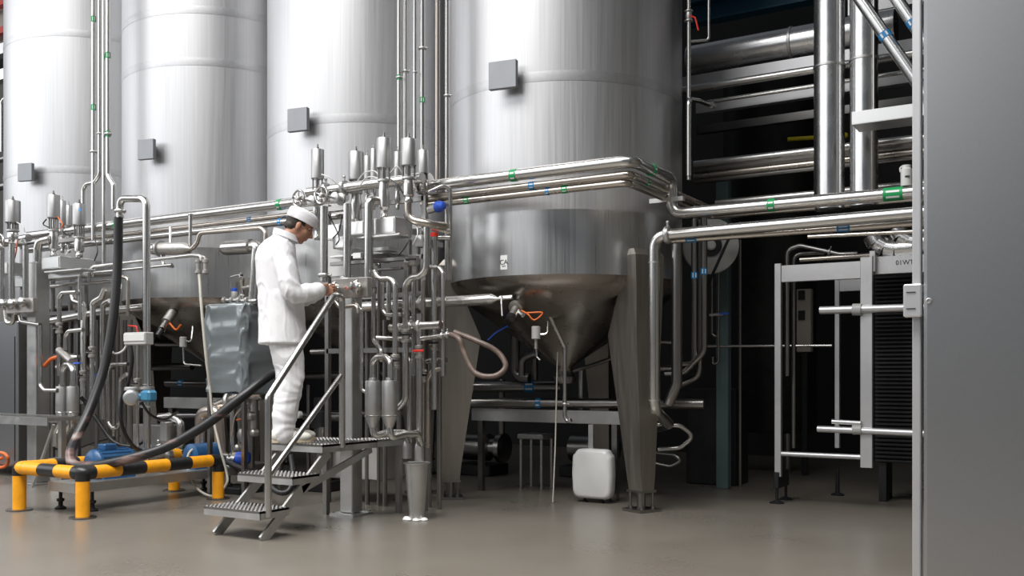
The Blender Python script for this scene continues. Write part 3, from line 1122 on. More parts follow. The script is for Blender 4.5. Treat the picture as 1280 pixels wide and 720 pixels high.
def handwheel(label, cx, cy, R, Y, ax, grp):
    c = P(cx, cy, Y)
    R = R * mpp(cx, Y)
    ax = Vector(ax).normalized()
    u, w = frame(ax)
    root = thing('handwheel_valve', label, 'valve', c - Vector((0, 0, R)), grp)
    ring = [c + (u * math.cos(2 * math.pi * k / 28) + w * math.sin(2 * math.pi * k / 28)) * R for k in range(29)]
    MB().tube(ring, R * .15, 8, cap=False).build('wheel_rim', 'pipe', root)
    for k in range(5):
        a = 2 * math.pi * k / 5 + .4
        MB().cyl(c, c + (u * math.cos(a) + w * math.sin(a)) * R, R * .09, n=8).build('spoke', 'pipe', root)
    MB().lathe([(R * .3, -R * .25), (R * .3, R * .2), (R * .18, R * .3)], c, ax, 14).build('hub', 'castblock', root)
    MB().cyl(c, c - ax * R * 2.6, R * .16, n=10).build('stem', 'pipe', root)
    b = c - ax * R * 2.6
    MB().lathe([(R * .5, -R * .8), (R * .75, -R * .7), (R * .75, -R * .4), (R * .45, -R * .3), (R * .45, R * .3), (R * .7, R * .4), (R * .7, R * .6), (R * .4, R * .7)], b, ax, 18).build('bonnet', 'satin', root)
    return root


HWA = (-.08, -1, 0)
handwheel('steel handwheel with spokes, just above the worker cap', 373, 248, 10, 5.75, HWA, 'handwheels')
handwheel('steel handwheel with spokes, below the lone tall canister', 402, 244, 10.5, 5.75, HWA, 'handwheels')
handwheel('steel handwheel cut by the frame, under the squat canister', 0, 302, 9, 5.75, HWA, 'handwheels')

# ------------------------------------------------------------------ central station stand and pipes
p = P(439, 640, 5.81)
root = thing('station_column', 'square steel column on a bolted base plate, carrying the central valve station', 'column', (p.x, 5.81, 0))
w = 20 * mpp(439, 5.81)
MB().box((p.x, 5.81, .945), (w, w, 1.85), bev=.006).build('square_tube', 'satin', root, 0)
MB().box((p.x, 5.81, .008), (w * 1.9, w * 1.9, .016)).build('base_plate', 'satin', root, 0)
for sx in (-1, 1):
    for sy in (-1, 1):
        MB().cyl((p.x + sx * w * .78, 5.81 + sy * w * .78, .01), (p.x + sx * w * .78, 5.81 + sy * w * .78, .035), .009, n=6).build('bolt', 'satin', root)
p2 = P(48, 600, 5.81)
root = thing('station_column', 'square steel column carrying the far valve station, beside the grating walkway', 'column', (p2.x, 5.81, 0))
w2 = 19 * mpp(48, 5.81)
MB().box((p2.x, 5.81, 1.12), (w2, w2, 2.2), bev=.006).build('square_tube', 'satin', root, 0)
MB().box((p2.x, 5.81, .008), (w2 * 1.9, w2 * 1.9, .016)).build('base_plate', 'satin', root, 0)

# header between the valves, flanges
ztop = ZF
a, b = Vector((P(385, 248, 6.05).x, 6.05, ztop)), Vector((P(528, 232, 6.05).x, 6.05, ztop))
pipe('thick header pipe threaded through the bodies of the central valves', [a, b], 0, 'pipe', r=.042, world=True, clamps=[(410, 246), (436, 243)])
for (x, lab) in ((521, 'bolted flange disc on the thick pipe, beside the tall canister'), (530, 'second bolted flange disc on the thick pipe, facing the CA tank')):
    c = Vector((P(x, 230, 6.2).x, 6.25, ztop))
    tag(MB().lathe([(.045, -.016), (.085, -.012), (.085, .012), (.045, .016)], c, (1, 0, 0), 24).build('pipe_flange', 'pipe'), lab, 'flange')
pipe('brownish swan-neck elbow curving down from the tall canister valve', [(510, 252, 5.9), (510, 274, 5.9), (536, 280, 5.95), (557, 283, 6.1)], 5.2, 'pipe_warm', bend=.10)
pipe('crooked gooseneck pipe bending from a valve down to the dark valve plate', [(476, 251, 5.85), (461, 249, 5.75), (461, 352, 5.75), (455, 362, 5.75)], 5.6, 'pipe', bend=.075)
pipe('upright pipe dropping from the second handwheel to the valve plate', [(405, 258, 5.8), (405, 352, 5.8)], 5, 'pipe', clamps=[(405, 347)])
pipe('upright pipe dropping beside the column to the valve plate', [(434, 255, 5.7), (434, 350, 5.7)], 5, 'pipe', clamps=[(434, 347)])
# valve plate with two knobs
a, b = P(415, 349, 5.62), P(460, 371, 5.62)
root = thing('valve_plate', 'dark steel valve plate with two star knobs at the worker hands', 'valve', ((a.x + b.x) / 2, 5.62, b.z))
MB().box(((a.x + b.x) / 2, 5.64, (a.z + b.z) / 2), (b.x - a.x, .06, a.z - b.z), bev=.005).build('plate', 'castblock', root, 0)
for (kx, ky) in ((419, 361), (446, 359)):
    c = P(kx, ky, 5.58)
    kn = MB().lathe([(.012, -.02), (.028, -.015), (.045, .0), (.045, .03), (.03, .04)], c, (0, -1, 0), 20).build('knob', 'pipe', root)
    for k in range(5):
        a_ = k * 2 * math.pi / 5
        q = c + Vector((math.cos(a_) * .045, -.018, math.sin(a_) * .045))
        MB().sphere(q, .014, 8, 6).build('lobe', 'pipe', kn)
MB().cyl(P(432, 360, 5.60), P(432, 360, 5.57), .008, n=8).build('pilot_light', 'red', root)
# horizontal fat pipe with a tapered end, behind the column
pipe('fat horizontal pipe at waist height, tapering to a sampling cock before the CA cone', [(452, 384, 6.2), (612, 374, 6.2)], 6.3, 'pipe', clamps=[(511, 380), (533, 378)])
p = P(612, 374, 6.2)
q = P(624, 375, 6.2)
root = thing('sampling_cock', 'sampling cock with a lever at the tapered end of the fat pipe', 'valve', q - Vector((0, 0, .1)))
MB().lathe([(.042, 0), (.04, .02), (.012, .075), (.012, .2)], p, (1, 0, 0), 16).build('reducer', 'pipe', root)
MB().tube(fillet([P(627, 370, 6.18), P(627, 379, 6.14), P(628, 395, 6.12)], .02), .008, 8).build('lever', 'pipe', root)
MB().cyl(P(624, 372, 6.2), P(640, 371, 6.25), .014, n=10).build('spindle', 'pipe', root)

# boxes and trays in the station: pale sheet steel covers
for (x0, x1, y0, y1, Y, d, lab) in (
        (467, 494, 273, 291, 5.82, .22, 'bright steel box right under the tall valve canister'),
        (438, 455, 277, 293, 5.9, .16, 'bright steel box beside the upright pipe, left of the gooseneck'),
        (409, 425, 281, 299, 6.0, .16, 'pale steel box right of the upright handwheel pipe'),
        (416, 431, 296, 310, 5.85, .12, 'small bright steel box overlapping the pale one below the lone canister'),
        (519, 528, 294, 308, 5.95, .12, 'small steel box near the swan-neck elbow'),
        (441, 452, 316, 323, 5.85, .10, 'little flat steel box behind the upright pipes')):
    a, b = P(x0, y0, Y), P(x1, y1, Y)
    root = thing('terminal_box', lab, 'box', ((a.x + b.x) / 2, Y, b.z), 'steel boxes of the central station')
    MB().box(((a.x + b.x) / 2, Y + d / 2, (a.z + b.z) / 2), (b.x - a.x, d, a.z - b.z), bev=.004).build('housing', 'sheet', root, 0)
    MB().box(((a.x + b.x) / 2, Y - .003, (a.z + b.z) / 2), ((b.x - a.x) * .9, .006, (a.z - b.z) * .86), bev=.002).build('lid', 'sheet', root, 0)
    MB().box(((a.x + b.x) / 2, (Y + d + 6.25) / 2, (a.z + b.z) / 2), (.03, 6.25 - Y - d, .04)).build('bracket', 'satin', root, 0)
for (x0, x1, y, Y, d, t, lab) in (
        (446, 499, 295, 5.75, .16, .016, 'thin tilted sheet tray under the bright steel boxes'),
        (466, 486, 311, 5.85, .14, .03, 'short pale tray behind the gooseneck pipe'),
        (412, 520, 326, 6.0, .04, .03, 'dark cross rail tying the uprights of the central station'),
        (412, 486, 318, 6.05, .2, .018, 'pale shelf sheet low in the central station'),
        (468, 501, 336, 5.9, .04, .02, 'dark lower cross rail behind the crooked pipes')):
    a, b = P(x0, y, Y), P(x1, y, Y)
    tag(MB().box(((a.x + b.x) / 2, Y + d / 2, (a.z + b.z) / 2), (b.x - a.x, d, t), bev=.003).build('station_rail', 'pipe_dark' if 'dark' in lab else 'sheet', None, 0), lab, 'rail')
# back plate of the station: white stands in for the reflection on its steel
a, b = P(404, 283, 6.2), P(432, 345, 6.2)
tag(MB().box(((a.x + b.x) / 2, 6.2, (a.z + b.z) / 2), (b.x - a.x, .02, a.z - b.z), bev=.004).build('cover_sheet', 'white_plastic', None, 0), 'bright cover sheet behind the upright pipe facing the worker', 'panel')

CP = 'slim pipes of the central station'
for (pts, r, mt, lab) in (
        ([(468, 338, 5.7), (470, 344, 5.7), (476, 349, 5.7), (488, 348, 5.7), (494, 356, 5.7), (494, 476, 5.7)], 3.6, 'pipe', 'stepped pipe jogging sideways, then dropping to the twin strainers'),
        ([(533, 284, 5.95), (533, 338, 5.95), (524, 346, 5.95), (514, 347, 5.95), (507, 356, 5.95), (507, 500, 5.95), (497, 511, 5.95), (490, 512, 5.95)], 4.2, 'pipe', 'long double-bent pipe from the swan-neck down to the strainer side'),
        ([(536, 333, 6.05), (549, 335, 6.05), (554, 342, 6.05), (554, 470, 6.05)], 2.8, 'pipe', 'slim hook-topped pipe before the CA tank edge'),
        ([(543, 296, 6.1), (543, 512, 6.1)], 4.0, 'pipe', 'bright upright pipe with a red plug, before the CA tank edge'),
        ([(478, 352, 5.9), (478, 388, 5.9), (483, 394, 5.9), (502, 393, 5.9)], 2.6, 'pipe', 'short J-shaped pipe over the twin strainers'),
        ([(467, 360, 5.95), (467, 426, 5.95), (477, 438, 5.9), (477, 452, 5.9)], 3.0, 'pipe', 'slim pipe dropping to the bridge of the twin strainers'),
        ([(517, 350, 6.05), (517, 470, 6.05)], 2.8, 'pipe', 'straight slim pipe, left of three before the tapered leg'),
        ([(524, 392, 6.0), (524, 548, 6.0)], 4.2, 'pipe', 'upright pipe standing in the right sleeve over the steel bucket'),
        ([(529, 350, 6.1), (529, 552, 6.1)], 3.0, 'pipe_warm', 'warm-toned upright pipe just right of the bucket sleeves'),
        ([(512, 548, 6.05), (512, 452, 6.05), (506, 446, 6.05)], 3.6, 'pipe', 'upright pipe standing in the left sleeve over the steel bucket'),
        ([(535, 560, 6.1), (535, 475, 6.1), (540, 464, 6.1), (556, 460, 6.1)], 3.0, 'pipe_warm', 'hooked pipe turning toward the tapered leg at knee height'),
        ([(470, 422, 6.1), (524, 425, 6.1)], 3.0, 'pipe', 'short cross pipe above the twin strainers'),
        ([(530, 452, 6.15), (558, 450, 6.15)], 3.0, 'pipe', 'short cross pipe reaching the tapered leg, upper of two'),
        ([(486, 400, 6.1), (486, 348, 6.1)], 3.2, 'pipe', 'short upright pipe behind the stepped pipe'),
        ([(441, 376, 5.66), (452, 387, 5.66), (452, 489, 5.66), (472, 491, 5.7)], 2.4, 'pipe', 'thin tube running down the column to the strainer'),
        ([(416, 372, 5.6), (424, 384, 5.6), (446, 382, 5.6), (448, 392, 5.6)], 2.6, 'pipe_warm', 'small bent tube below the valve plate knobs'),
        ([(536, 240, 6.1), (553, 232, 6.15), (563, 236, 6.2), (563, 350, 6.25)], 2.4, 'pipe', 'thin hooked tube along the edge of the CA tank'),
        ([(536, 297, 6.1), (562, 297, 6.2)], 3.0, 'pipe', 'short horizontal pipe joining the CA tank edge below the blue cap'),
        ([(540, 285, 6.1), (563, 290, 6.2)], 3.2, 'pipe_warm', 'slanting pipe joining the CA tank edge beside the swan-neck'),
        ([(470, 330, 6.1), (474, 330, 6.1), (474, 446, 6.2)], 2.4, 'pipe_dark', 'dark thin upright behind the gooseneck pipe')):
    pipe(lab, pts, r, mt, group=CP)
MB_ = MB().cyl(P(543, 296, 6.1), P(543, 291, 6.1), .03, n=14)
tag(MB_.build('pipe_plug', 'red'), 'small red plug on the bright upright pipe', 'plug')
root = thing('blue_valve_cap', 'bright blue valve cap jutting beside the edge of the CA tank', 'valve', P(550, 262, 6.1))
MB().cyl(P(536, 263, 6.1), P(546, 259, 6.1), .03, n=14).build('socket', 'castblock', root)
MB().lathe([(.042, 0), (.045, .01), (.045, .035), (.035, .045), (.03, .075), (.02, .08)], P(546, 259, 6.1), (1, -.1, .1), 16).build('cap', 'blue_bright', root)
# short horizontal cylinder
pipe('short fat cylinder lying at thigh height, right of the slim pipes', [(488, 410, 6.0), (551, 406, 6.0)], 5.2, 'pipe', clamps=[(516, 408), (522, 408)])
# nearer valve with hose (brown hose loop)
pipe('thin rod valve line at thigh height feeding the brown hose', [(524, 424, 6.0), (563, 418, 6.0)], 3, 'pipe', clamps=[(553, 420), (560, 419)])
pipe('brown hose looping off the valve line in front of the tapered leg', [(563, 418, 5.98), (574, 424, 5.95), (580, 440, 5.95), (594, 466, 5.95), (618, 470, 6.0), (632, 458, 6.05), (622, 440, 6.05), (598, 427, 6.0), (568, 415, 6.0)], 3.4, 'hose_brown', curve=True, name='hose', cat='hose')

# twin strainers
def strainers(label, xs, yt, yb, yc, w, Y, ubr, outs, bridge=True):
    cx = sum(xs) / len(xs)
    root = thing('twin_strainer', label, 'strainer', P(cx, yc, Y))
    s = mpp(cx, Y)
    for k, x in enumerate(xs):
        Yk = Y + (.06 if k == 0 else 0)
        top, low = P(x, yt, Yk), P(x, yb, Yk)
        r = w * s / 2
        H = top.z - low.z
        c = (yc - yb) * s
        body = MB().lathe([(r * .42, -c), (r * .5, -c * .8), (r * .97, 0), (r, .01), (r, H - .012), (r * .95, H), (r * .5, H + .004)], low, n=24).build('strainer_body', 'satin', root)
        MB().lathe([(r * 1.0, H * .02), (r * 1.04, H * .03), (r * 1.04, H * .06), (r, H * .07)], low, n=24).build('ring_seam', 'pipe', body)
        MB().lathe([(r * .3, 0), (r * .5, .006), (r * .5, .02), (r * .3, .026)], low + Vector((0, 0, H)), n=16).build('clamp', 'satin', body)
    path = fillet([P(*q) for q in ubr], .05)
    MB().tube(path, 4.2 * s, 12).build('bridge_tube', 'pipe', root)
    for o in outs:
        MB().tube(fillet([P(*q) for q in o], .05), 4.6 * s, 12).build('outlet_tube', 'pipe', root)
    return root


strainers('twin steel strainers with a U-shaped bridge, draining toward the steel bucket', (466, 487), 476, 522, 536, 20, 5.6,
          [(466, 475, 5.66), (466, 452, 5.66), (472, 446, 5.64), (482, 446, 5.62), (488, 452, 5.6), (488, 475, 5.6)],
          [[(466, 534, 5.66), (468, 545, 5.66), (486, 541, 5.75), (508, 541, 5.85), (511, 552, 5.9)], [(487, 534, 5.6), (489, 548, 5.6), (505, 543, 5.72), (522, 542, 5.85), (526, 556, 5.9)]])
strainers('twin steel strainers before the far station column, feeding two wavy pipes', (77, 91), 483, 517, 524, 14.5, 5.6,
          [(79, 482, 5.66), (79, 462, 5.66), (83, 456, 5.64), (88, 456, 5.62), (92, 462, 5.6), (92, 482, 5.6)],
          [[(77, 522, 5.66), (76, 530, 5.66), (70, 540, 5.66), (70, 558, 5.66)], [(91, 522, 5.6), (90, 530, 5.6), (81, 541, 5.6), (80, 558, 5.6)]])
# sleeves + bucket
for (x, y0, y1, Y, lab) in ((509, 551, 573, 5.95, 'steel drain sleeve over the bucket, left one'), (524, 552, 576, 5.9, 'steel drain sleeve over the bucket, next to the tapered leg')):
    a, b = P(x, y0, Y), P(x, y1, Y)
    r = 6.2 * mpp(x, Y)
    tag(MB().lathe([(r * .6, a.z - b.z), (r * .8, (a.z - b.z) * .85), (r, (a.z - b.z) * .6), (r, 0)], b, n=18).build('drain_sleeve', 'satin'), lab, 'sleeve')
p = P(521, 622, 5.85)
s = mpp(521, 5.85)
root = thing('steel_bucket', 'tapered steel funnel bucket overflowing with foam at its foot', 'bucket', (p.x, p.y, 0))
zt = P(521, 579, 5.85).z
MB().lathe([(9 * s, .004), (9.3 * s, .02), (15.5 * s, zt), (16.8 * s, zt + .006), (16.8 * s, zt - .004), (15 * s, zt - .006), (8.6 * s, .03)], (p.x, p.y, 0), n=28, cap=False).build('bucket_wall', 'satin', root)
MB().lathe([(9 * s, .003), (8.8 * s, .03), (.001, .03)], (p.x, p.y, 0), n=28).build('bucket_base', 'satin', root)
m = MB()
for k in range(16):
    a_ = random.uniform(0, 6.28)
    rr = random.uniform(.02, .085)
    m.sphere((p.x + math.cos(a_) * rr * 1.2, p.y - .03 + math.sin(a_) * rr, .006), (random.uniform(.016, .035), random.uniform(.016, .03), random.uniform(.008, .02)), 8, 6)
tag(m.build('foam', 'foam'), 'white foam spilled on the floor under the bucket', 'foam', kind='stuff')
# pale box under the platform
a, b = P(400, 553, 6.3), P(474, 603, 6.3)
root = thing('pale_equipment_box', 'pale sheet steel box on small feet, standing under the platform', 'box', ((a.x + b.x) / 2, 6.5, 0))
MB().box(((a.x + b.x) / 2, 6.5, (a.z + b.z) / 2 + .01), (b.x - a.x, .4, a.z - b.z), bev=.01).build('housing', 'sheet', root, 0)
for sx in (a.x + .05, b.x - .05):
    for yy in (6.35, 6.65):
        MB().cyl((sx, yy, 0), (sx, yy, b.z + .03), .015, n=8).build('foot', 'black_metal', root)

# ------------------------------------------------------------------ under and around the CA tank
root = thing('cone_sampler', 'cluster of small valves clamped on the side of the CA tank cone', 'valve', P(640, 395, 6.75))
MB().cyl(P(652, 372, 6.8), P(646, 384, 6.7), .045, n=14).build('nozzle', 'pipe', root)
MB().lathe([(.05, -.02), (.06, -.015), (.06, .015), (.05, .02)], P(645, 384, 6.7), P(640, 396, 6.6) - P(646, 384, 6.7), 16).build('clamp', 'castblock', root)
MB().cyl(P(645, 385, 6.7), P(640, 396, 6.6), .035, n=14).build('valve_body', 'castblock', root)
MB().lathe([(.03, 0), (.045, .005), (.045, .05), (.03, .06)], P(640, 396, 6.6), P(634, 407, 6.5) - P(640, 396, 6.6), 16).build('black_knob', 'black_paint', root)
MB().cyl(P(646, 388, 6.68), P(654, 394, 6.66), .02, n=10).build('side_port', 'pipe', root)
pipe('orange signal cable sagging across the CA tank cone', [(655, 391, 6.7), (660, 391, 6.68), (678, 391, 6.72), (668, 400, 6.7), (660, 393, 6.68), (652, 388, 6.7)], 1.0, 'orange', curve=True, name='cable', cat='cable')
root = thing('level_probe', 'small pale cylinder probe hanging on a bracket from the CA cone', 'sensor', P(670, 436, 6.75))
MB().lathe([(.028, 0), (.036, .004), (.036, .1), (.03, .105)], P(670, 424, 6.75), n=18).build('housing', 'grey_plastic', root)
MB().cyl(P(670, 424, 6.75), P(670, 436, 6.75), .014, n=10).build('stem', 'castblock', root)
MB().tube(fillet([P(670, 434, 6.75), P(671, 446, 6.75), P(675, 450, 6.75)], .02), .008, 8).build('tip', 'pipe', root)
MB().tube(fillet([P(673, 418, 6.76), P(684, 418, 6.78), P(685, 402, 6.85)], .03), .009, 8).build('bracket_arm', 'pipe', root)
pipe('slim drain tube running down the CA cone and ending in a hook', [(684, 388, 6.95), (706, 434, 7.05), (706, 520, 7.05), (709, 527, 7.05), (714, 525, 7.05)], 2.6, 'pipe', bend=.04, clamps=[(705, 506)])
pipe('thin white string hanging from the CA outlet to the wet floor', [(697, 440, 7.2), (694, 560, 7.2), (691, 628, 7.2)], 0.9, 'hose_clear', name='string', cat='string')
pipe('thin blue air line arching out from the tapered leg', [(610, 425, 7.0), (620, 416, 7.0), (634, 408, 6.9)], 1.1, 'blue_bright', curve=True, name='air_line', cat='tube')
# horizontal pipes below
for (pts, r, mt, lab, bd) in (
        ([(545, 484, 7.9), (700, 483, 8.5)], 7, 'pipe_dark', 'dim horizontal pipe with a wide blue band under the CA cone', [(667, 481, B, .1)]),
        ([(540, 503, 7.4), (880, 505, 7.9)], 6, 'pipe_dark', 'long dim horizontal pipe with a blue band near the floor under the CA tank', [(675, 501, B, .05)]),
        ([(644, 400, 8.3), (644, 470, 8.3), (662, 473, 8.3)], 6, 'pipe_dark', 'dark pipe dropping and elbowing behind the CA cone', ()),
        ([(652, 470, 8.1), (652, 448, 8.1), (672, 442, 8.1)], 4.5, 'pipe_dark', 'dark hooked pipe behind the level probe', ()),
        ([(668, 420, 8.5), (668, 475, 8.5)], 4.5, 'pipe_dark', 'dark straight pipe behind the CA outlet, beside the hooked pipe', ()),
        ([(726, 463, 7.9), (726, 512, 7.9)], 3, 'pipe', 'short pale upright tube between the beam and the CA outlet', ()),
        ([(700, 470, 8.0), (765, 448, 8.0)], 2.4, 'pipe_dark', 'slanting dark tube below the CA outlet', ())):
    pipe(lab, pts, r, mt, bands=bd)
# low beam
a, b = P(590, 515, 7.6), P(800, 527, 7.6)
root = thing('floor_beam', 'low steel channel beam spanning between the CA tank legs', 'beam', ((a.x + b.x) / 2, 7.6, a.z))
za, zb = P(675, 513, 7.6).z, P(675, 527, 7.6).z
MB().box(((a.x + b.x) / 2, 7.6, (za + zb) / 2), (b.x - a.x, .014, za - zb)).build('web', 'satin', root, 0)
for z in (za, zb):
    MB().box(((a.x + b.x) / 2, 7.63, z), (b.x - a.x, .07, .012)).build('flange', 'satin', root, 0)
for xx in (a.x + .08, b.x - .25):
    MB().box((xx, 7.64, zb / 2), (.05, .05, zb)).build('support_leg', 'pipe_dark', root, 0)
# white rounded cover standing on castors
c = P(742, 618, 7.42)
s = mpp(742, 7.42)
root = thing('rounded_cover', 'white rounded plastic cover on small feet, beside the CA tank leg', 'cover', (c.x, c.y, 0))
pts = []
W, Hh = 25 * s, 62 * s
for k in range(40):
    t = 2 * math.pi * k / 40
    ct, st_ = math.cos(t), math.sin(t)
    e = .24
    pts.append((math.copysign(abs(ct) ** e, ct), math.copysign(abs(st_) ** e, st_)))
z0 = .035
rings = []
for (dy, sc) in ((-.06, .86), (-.05, .96), (-.02, 1.0), (.04, 1.0), (.06, .94)):
    rings.append([Vector((c.x + px_ * W * sc * (1 + .10 * (1 - py_ * py_)) * (.92 if py_ > .8 else 1), c.y + dy, z0 + Hh * .5 + py_ * Hh * .5 * sc)) for (px_, py_) in pts])
MB().rings(rings).build('shell', 'white_plastic', root, 50)
for sx in (-.5, .45):
    MB().lathe([(.022, 0), (.022, .01), (.012, .02), (.012, .08)], (c.x + W * sx, c.y, 0), n=12).build('foot', 'black_metal', root)
MB().box((c.x - W * .28, c.y + .05, Hh + .12), (.045, .02, .24)).build('hanger_strap', 'satin', root, 0)
# stool frame in the dark
a, b = P(649, 545, 8.0), P(679, 600, 8.0)
root = thing('step_stool', 'dim metal stool frame standing in the shadow under the CA tank', 'stool', ((a.x + b.x) / 2, 8.1, 0))
zt = P(664, 546, 8.0).z
MB().box(((a.x + b.x) / 2, 8.1, zt), (b.x - a.x + .02, .26, .05), bev=.01).build('seat', 'satin', root, 0)
for sx in (a.x + .02, b.x - .02):
    for yy in (8.0, 8.2):
        MB().cyl((sx, yy, 0), (sx, yy, zt), .014, n=8).build('leg', 'satin', root)
# dark machine clutter at the back under the tanks (real pumps and pipes in shadow)
for (px, Y, hgt, lab) in ((600, 8.9, .75, 'dark pump unit in the shadow behind the CA tapered leg'), (735, 9.3, .6, 'dark pump unit in the shadow behind the white cover')):
    q = P(px, 500, Y)
    root = thing('pump_unit', lab, 'pump', (q.x, Y, 0))
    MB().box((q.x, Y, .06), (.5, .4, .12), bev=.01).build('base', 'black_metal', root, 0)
    MB().lathe([(.12, -.2), (.15, -.18), (.15, .12), (.1, .16), (.1, .24), (.16, .26), (.16, .32), (.08, .34)], (q.x, Y, .30), (1, 0, 0), 20).build('motor', 'pipe_dark', root)
    MB().cyl((q.x + .28, Y, .3), (q.x + .28, Y, hgt + .3), .035, n=12).build('discharge', 'pipe_dark', root)

# ------------------------------------------------------------------ vertical pipe bundles between the tanks
for (x, rp, y1, Y, lab, bd, cl) in (
        (499, 2.6, 232, 6.3, 'thin riser with a green band, first of the four beside the CA tank', [(499, 107, G, .045)], [(499, 95)]),
        (507, 3.0, 222, 6.35, 'plain riser between two thin risers, second beside the CA tank', [], [(507, 93)]),
        (518.5, 2.0, 226, 6.3, 'thinnest plain riser of the four beside the CA tank', [], [(518.5, 92)]),
        (528, 3.4, 190, 6.35, 'thickest riser with a green band, beside the CA tank', [(528, 102, G, .045)], [(528, 88)]),
        (547, 3.0, 240, 6.5, 'brownish riser close to the dark gap by the CA tank', [], []),
        (559, 3.0, 350, 6.55, 'riser right in the dark gap at the CA tank edge', [], [(559, 90)])):
    q = P(x, y1, Y)
    pipe(lab, [q, Vector((q.x, q.y, 8.0))], 0, 'pipe_warm' if 'brownish' in lab else 'pipe', r=rp * mpp(x, Y), bands=bd, clamps=cl, world=True)
for (pts, rp, lab, bd, cl) in (
        ([(117, 300), (117, -60)], 3.0, 'thick riser with two green bands between the two farthest tanks', [(117, 45, G, .06), (118, 161, G, .06)], [(117, 171)]),
        ([(104, 262), (104, 236), (108, 230), (118, 228), (124.5, 219), (124.5, -60)], 2.4, 'plain riser jogging sideways to a valve canister, between the farthest tanks', [], [(124.5, 170)]),
        ([(130, 330), (130, -60)], 2.4, 'plain straight riser in the bundle between the farthest tanks', [], []),
        ([(142, 262), (142, 231), (138, 225), (135, 219), (135, -60)], 3.0, 'riser with green bands bending outward at its foot, between the farthest tanks', [(135, 45, G, .06), (136, 157, G, .06)], [(136, 168)])):
    w = [P(x, y, 6.3) for (x, y) in pts]
    w[-1].z = 8.0
    pipe(lab, w, 0, 'pipe', r=rp * mpp(pts[0][0], 6.3), bands=bd, clamps=cl, world=True, bend=.06)

# ------------------------------------------------------------------ yellow and black bumper guard
def bumper():
    xa, xb, y0, y1, Z = -7.42, -6.60, 4.59, 5.92, .345
    R = .052
    root = thing('bumper_rail', 'low yellow and black striped bumper rail around the blue pump skid', 'barrier', ((xa + xb) / 2, y0, 0))
    def striped(a, b, n, first, end0=0.0, end1=0.0):
        a, b = Vector(a), Vector(b)
        for k in range(n):
            p0, p1 = a.lerp(b, k / n), a.lerp(b, (k + 1) / n)
            MB().cyl(p0, p1, R, n=18).build('stripe', ('yellow', 'black_paint')[(k + first) % 2], root)
    def elbow(c, d1, d2, material='black_paint'):
        c = Vector(c)
        MB().tube(fillet([c + Vector(d1) * .09, c, c + Vector(d2) * .09], .075), R * 1.03, 18).build('elbow', material, root)
    striped((xa + .09, y0, Z), (xb - .09, y0, Z), 3, 0)
    striped((xb, y0 + .09, Z), (xb, y1 - .09, Z), 5, 0)
    striped((xa, y0 + .09, Z), (xa, y1 + .25, Z), 7, 0)
    for (x, y, d) in ((xa, y0, (1, 0, 0)), (xb, y0, (-1, 0, 0))):
        MB().tube(fillet([Vector((x, y, Z)) + Vector(d) * .09, Vector((x, y, Z)), Vector((x, y + .09, Z))], .075), R * 1.03, 18).build('elbow', 'black_paint' if x == xb else 'yellow', root)
    MB().tube(fillet([Vector((xb, y1 - .09, Z)), Vector((xb, y1, Z)), Vector((xb, y1, Z - .10))], .085), R * 1.03, 18).build('elbow', 'black_paint', root)
    for (x, y, top) in ((xa, y0, Z - .05), (xb, y0, Z - .05), (xb, y1, Z - .09), (xa, y1 + .2, Z - .05)):
        MB().cyl((x, y, .012), (x, y, top), R, n=18).build('post', 'yellow', root)
        if y < 5:
            MB().cyl((x, y, top - .01), (x, y, Z), R * 1.03, n=18).build('collar', 'black_paint', root)
        MB().lathe([(.10, 0), (.10, .012), (R * 1.1, .014)], (x, y, 0), n=24).build('floor_flange', 'pipe_dark', root)


bumper()
# pump skid inside the bumper
def pump_skid():
    root = thing('pump_skid', 'blue pump and motor on a steel channel skid inside the bumper rail', 'pump', (-7.0, 5.2, 0))
    x0, x1, y0, y1 = -7.22, -6.88, 4.72, 6.9
    zt = .235
    for x in (x0, x1):
        MB().box((x, (y0 + y1) / 2, zt - .04), (.03, y1 - y0, .075)).build('channel', 'satin', root, 0)
    MB().box(((x0 + x1) / 2, y0 + .015, zt - .04), (x1 - x0, .03, .075)).build('channel', 'satin', root, 0)
    MB().box(((x0 + x1) / 2, (y0 + y1) / 2, zt - .006), (x1 - x0, y1 - y0 - .04, .012)).build('deck', 'satin', root, 0)
    for (x, y) in ((x0, y0 + .1), (x1, y0 + .15), (x0, 6.3), (x1, 6.3)):
        MB().lathe([(.045, 0), (.045, .012), (.018, .03), (.018, .06), (.03, .065), (.03, .085), (.014, .09), (.014, zt - .07)], (x, y, 0), n=14).build('levelling_foot', 'black_metal', root)
    c = Vector((-7.05, 4.98, zt + .13))
    mo = MB().lathe([(.06, -.02), (.10, 0), (.115, .02), (.115, .34), (.10, .37), (.05, .38)], c, (0, 1, 0), 24).build('motor', 'blue', root)
    for k in range(10):
        a_ = math.pi * (k + .5) / 10
        q = c + Vector((math.cos(a_) * .115, .18, math.sin(a_) * .115))
        MB().box(q, (.012, .28, .012)).build('cooling_fin', 'blue', mo, 0)
    MB().box(c + Vector((0, .15, .13)), (.10, .12, .05), bev=.008).build('terminal_cover', 'blue', root, 0)
    MB().box(c + Vector((0, .2, -.1)), (.2, .3, .06)).build('motor_foot', 'blue', root, 0)
    MB().lathe([(.05, 0), (.07, .01), (.07, .08), (.04, .1), (.04, .2), (.09, .22), (.09, .30), (.12, .31), (.12, .36), (.06, .38)], c + Vector((0, .38, 0)), (0, 1, 0), 22).build('pump_head', 'pipe', root)
    d = c + Vector((0, 1.0, 0))
    MB().lathe([(.06, 0), (.10, .02), (.10, .3), (.06, .33)], d, (0, 1, 0), 22).build('motor', 'blue', root)
    MB().box(d + Vector((0, .15, -.1)), (.16, .3, .06)).build('motor_foot', 'blue', root, 0)


pump_skid()
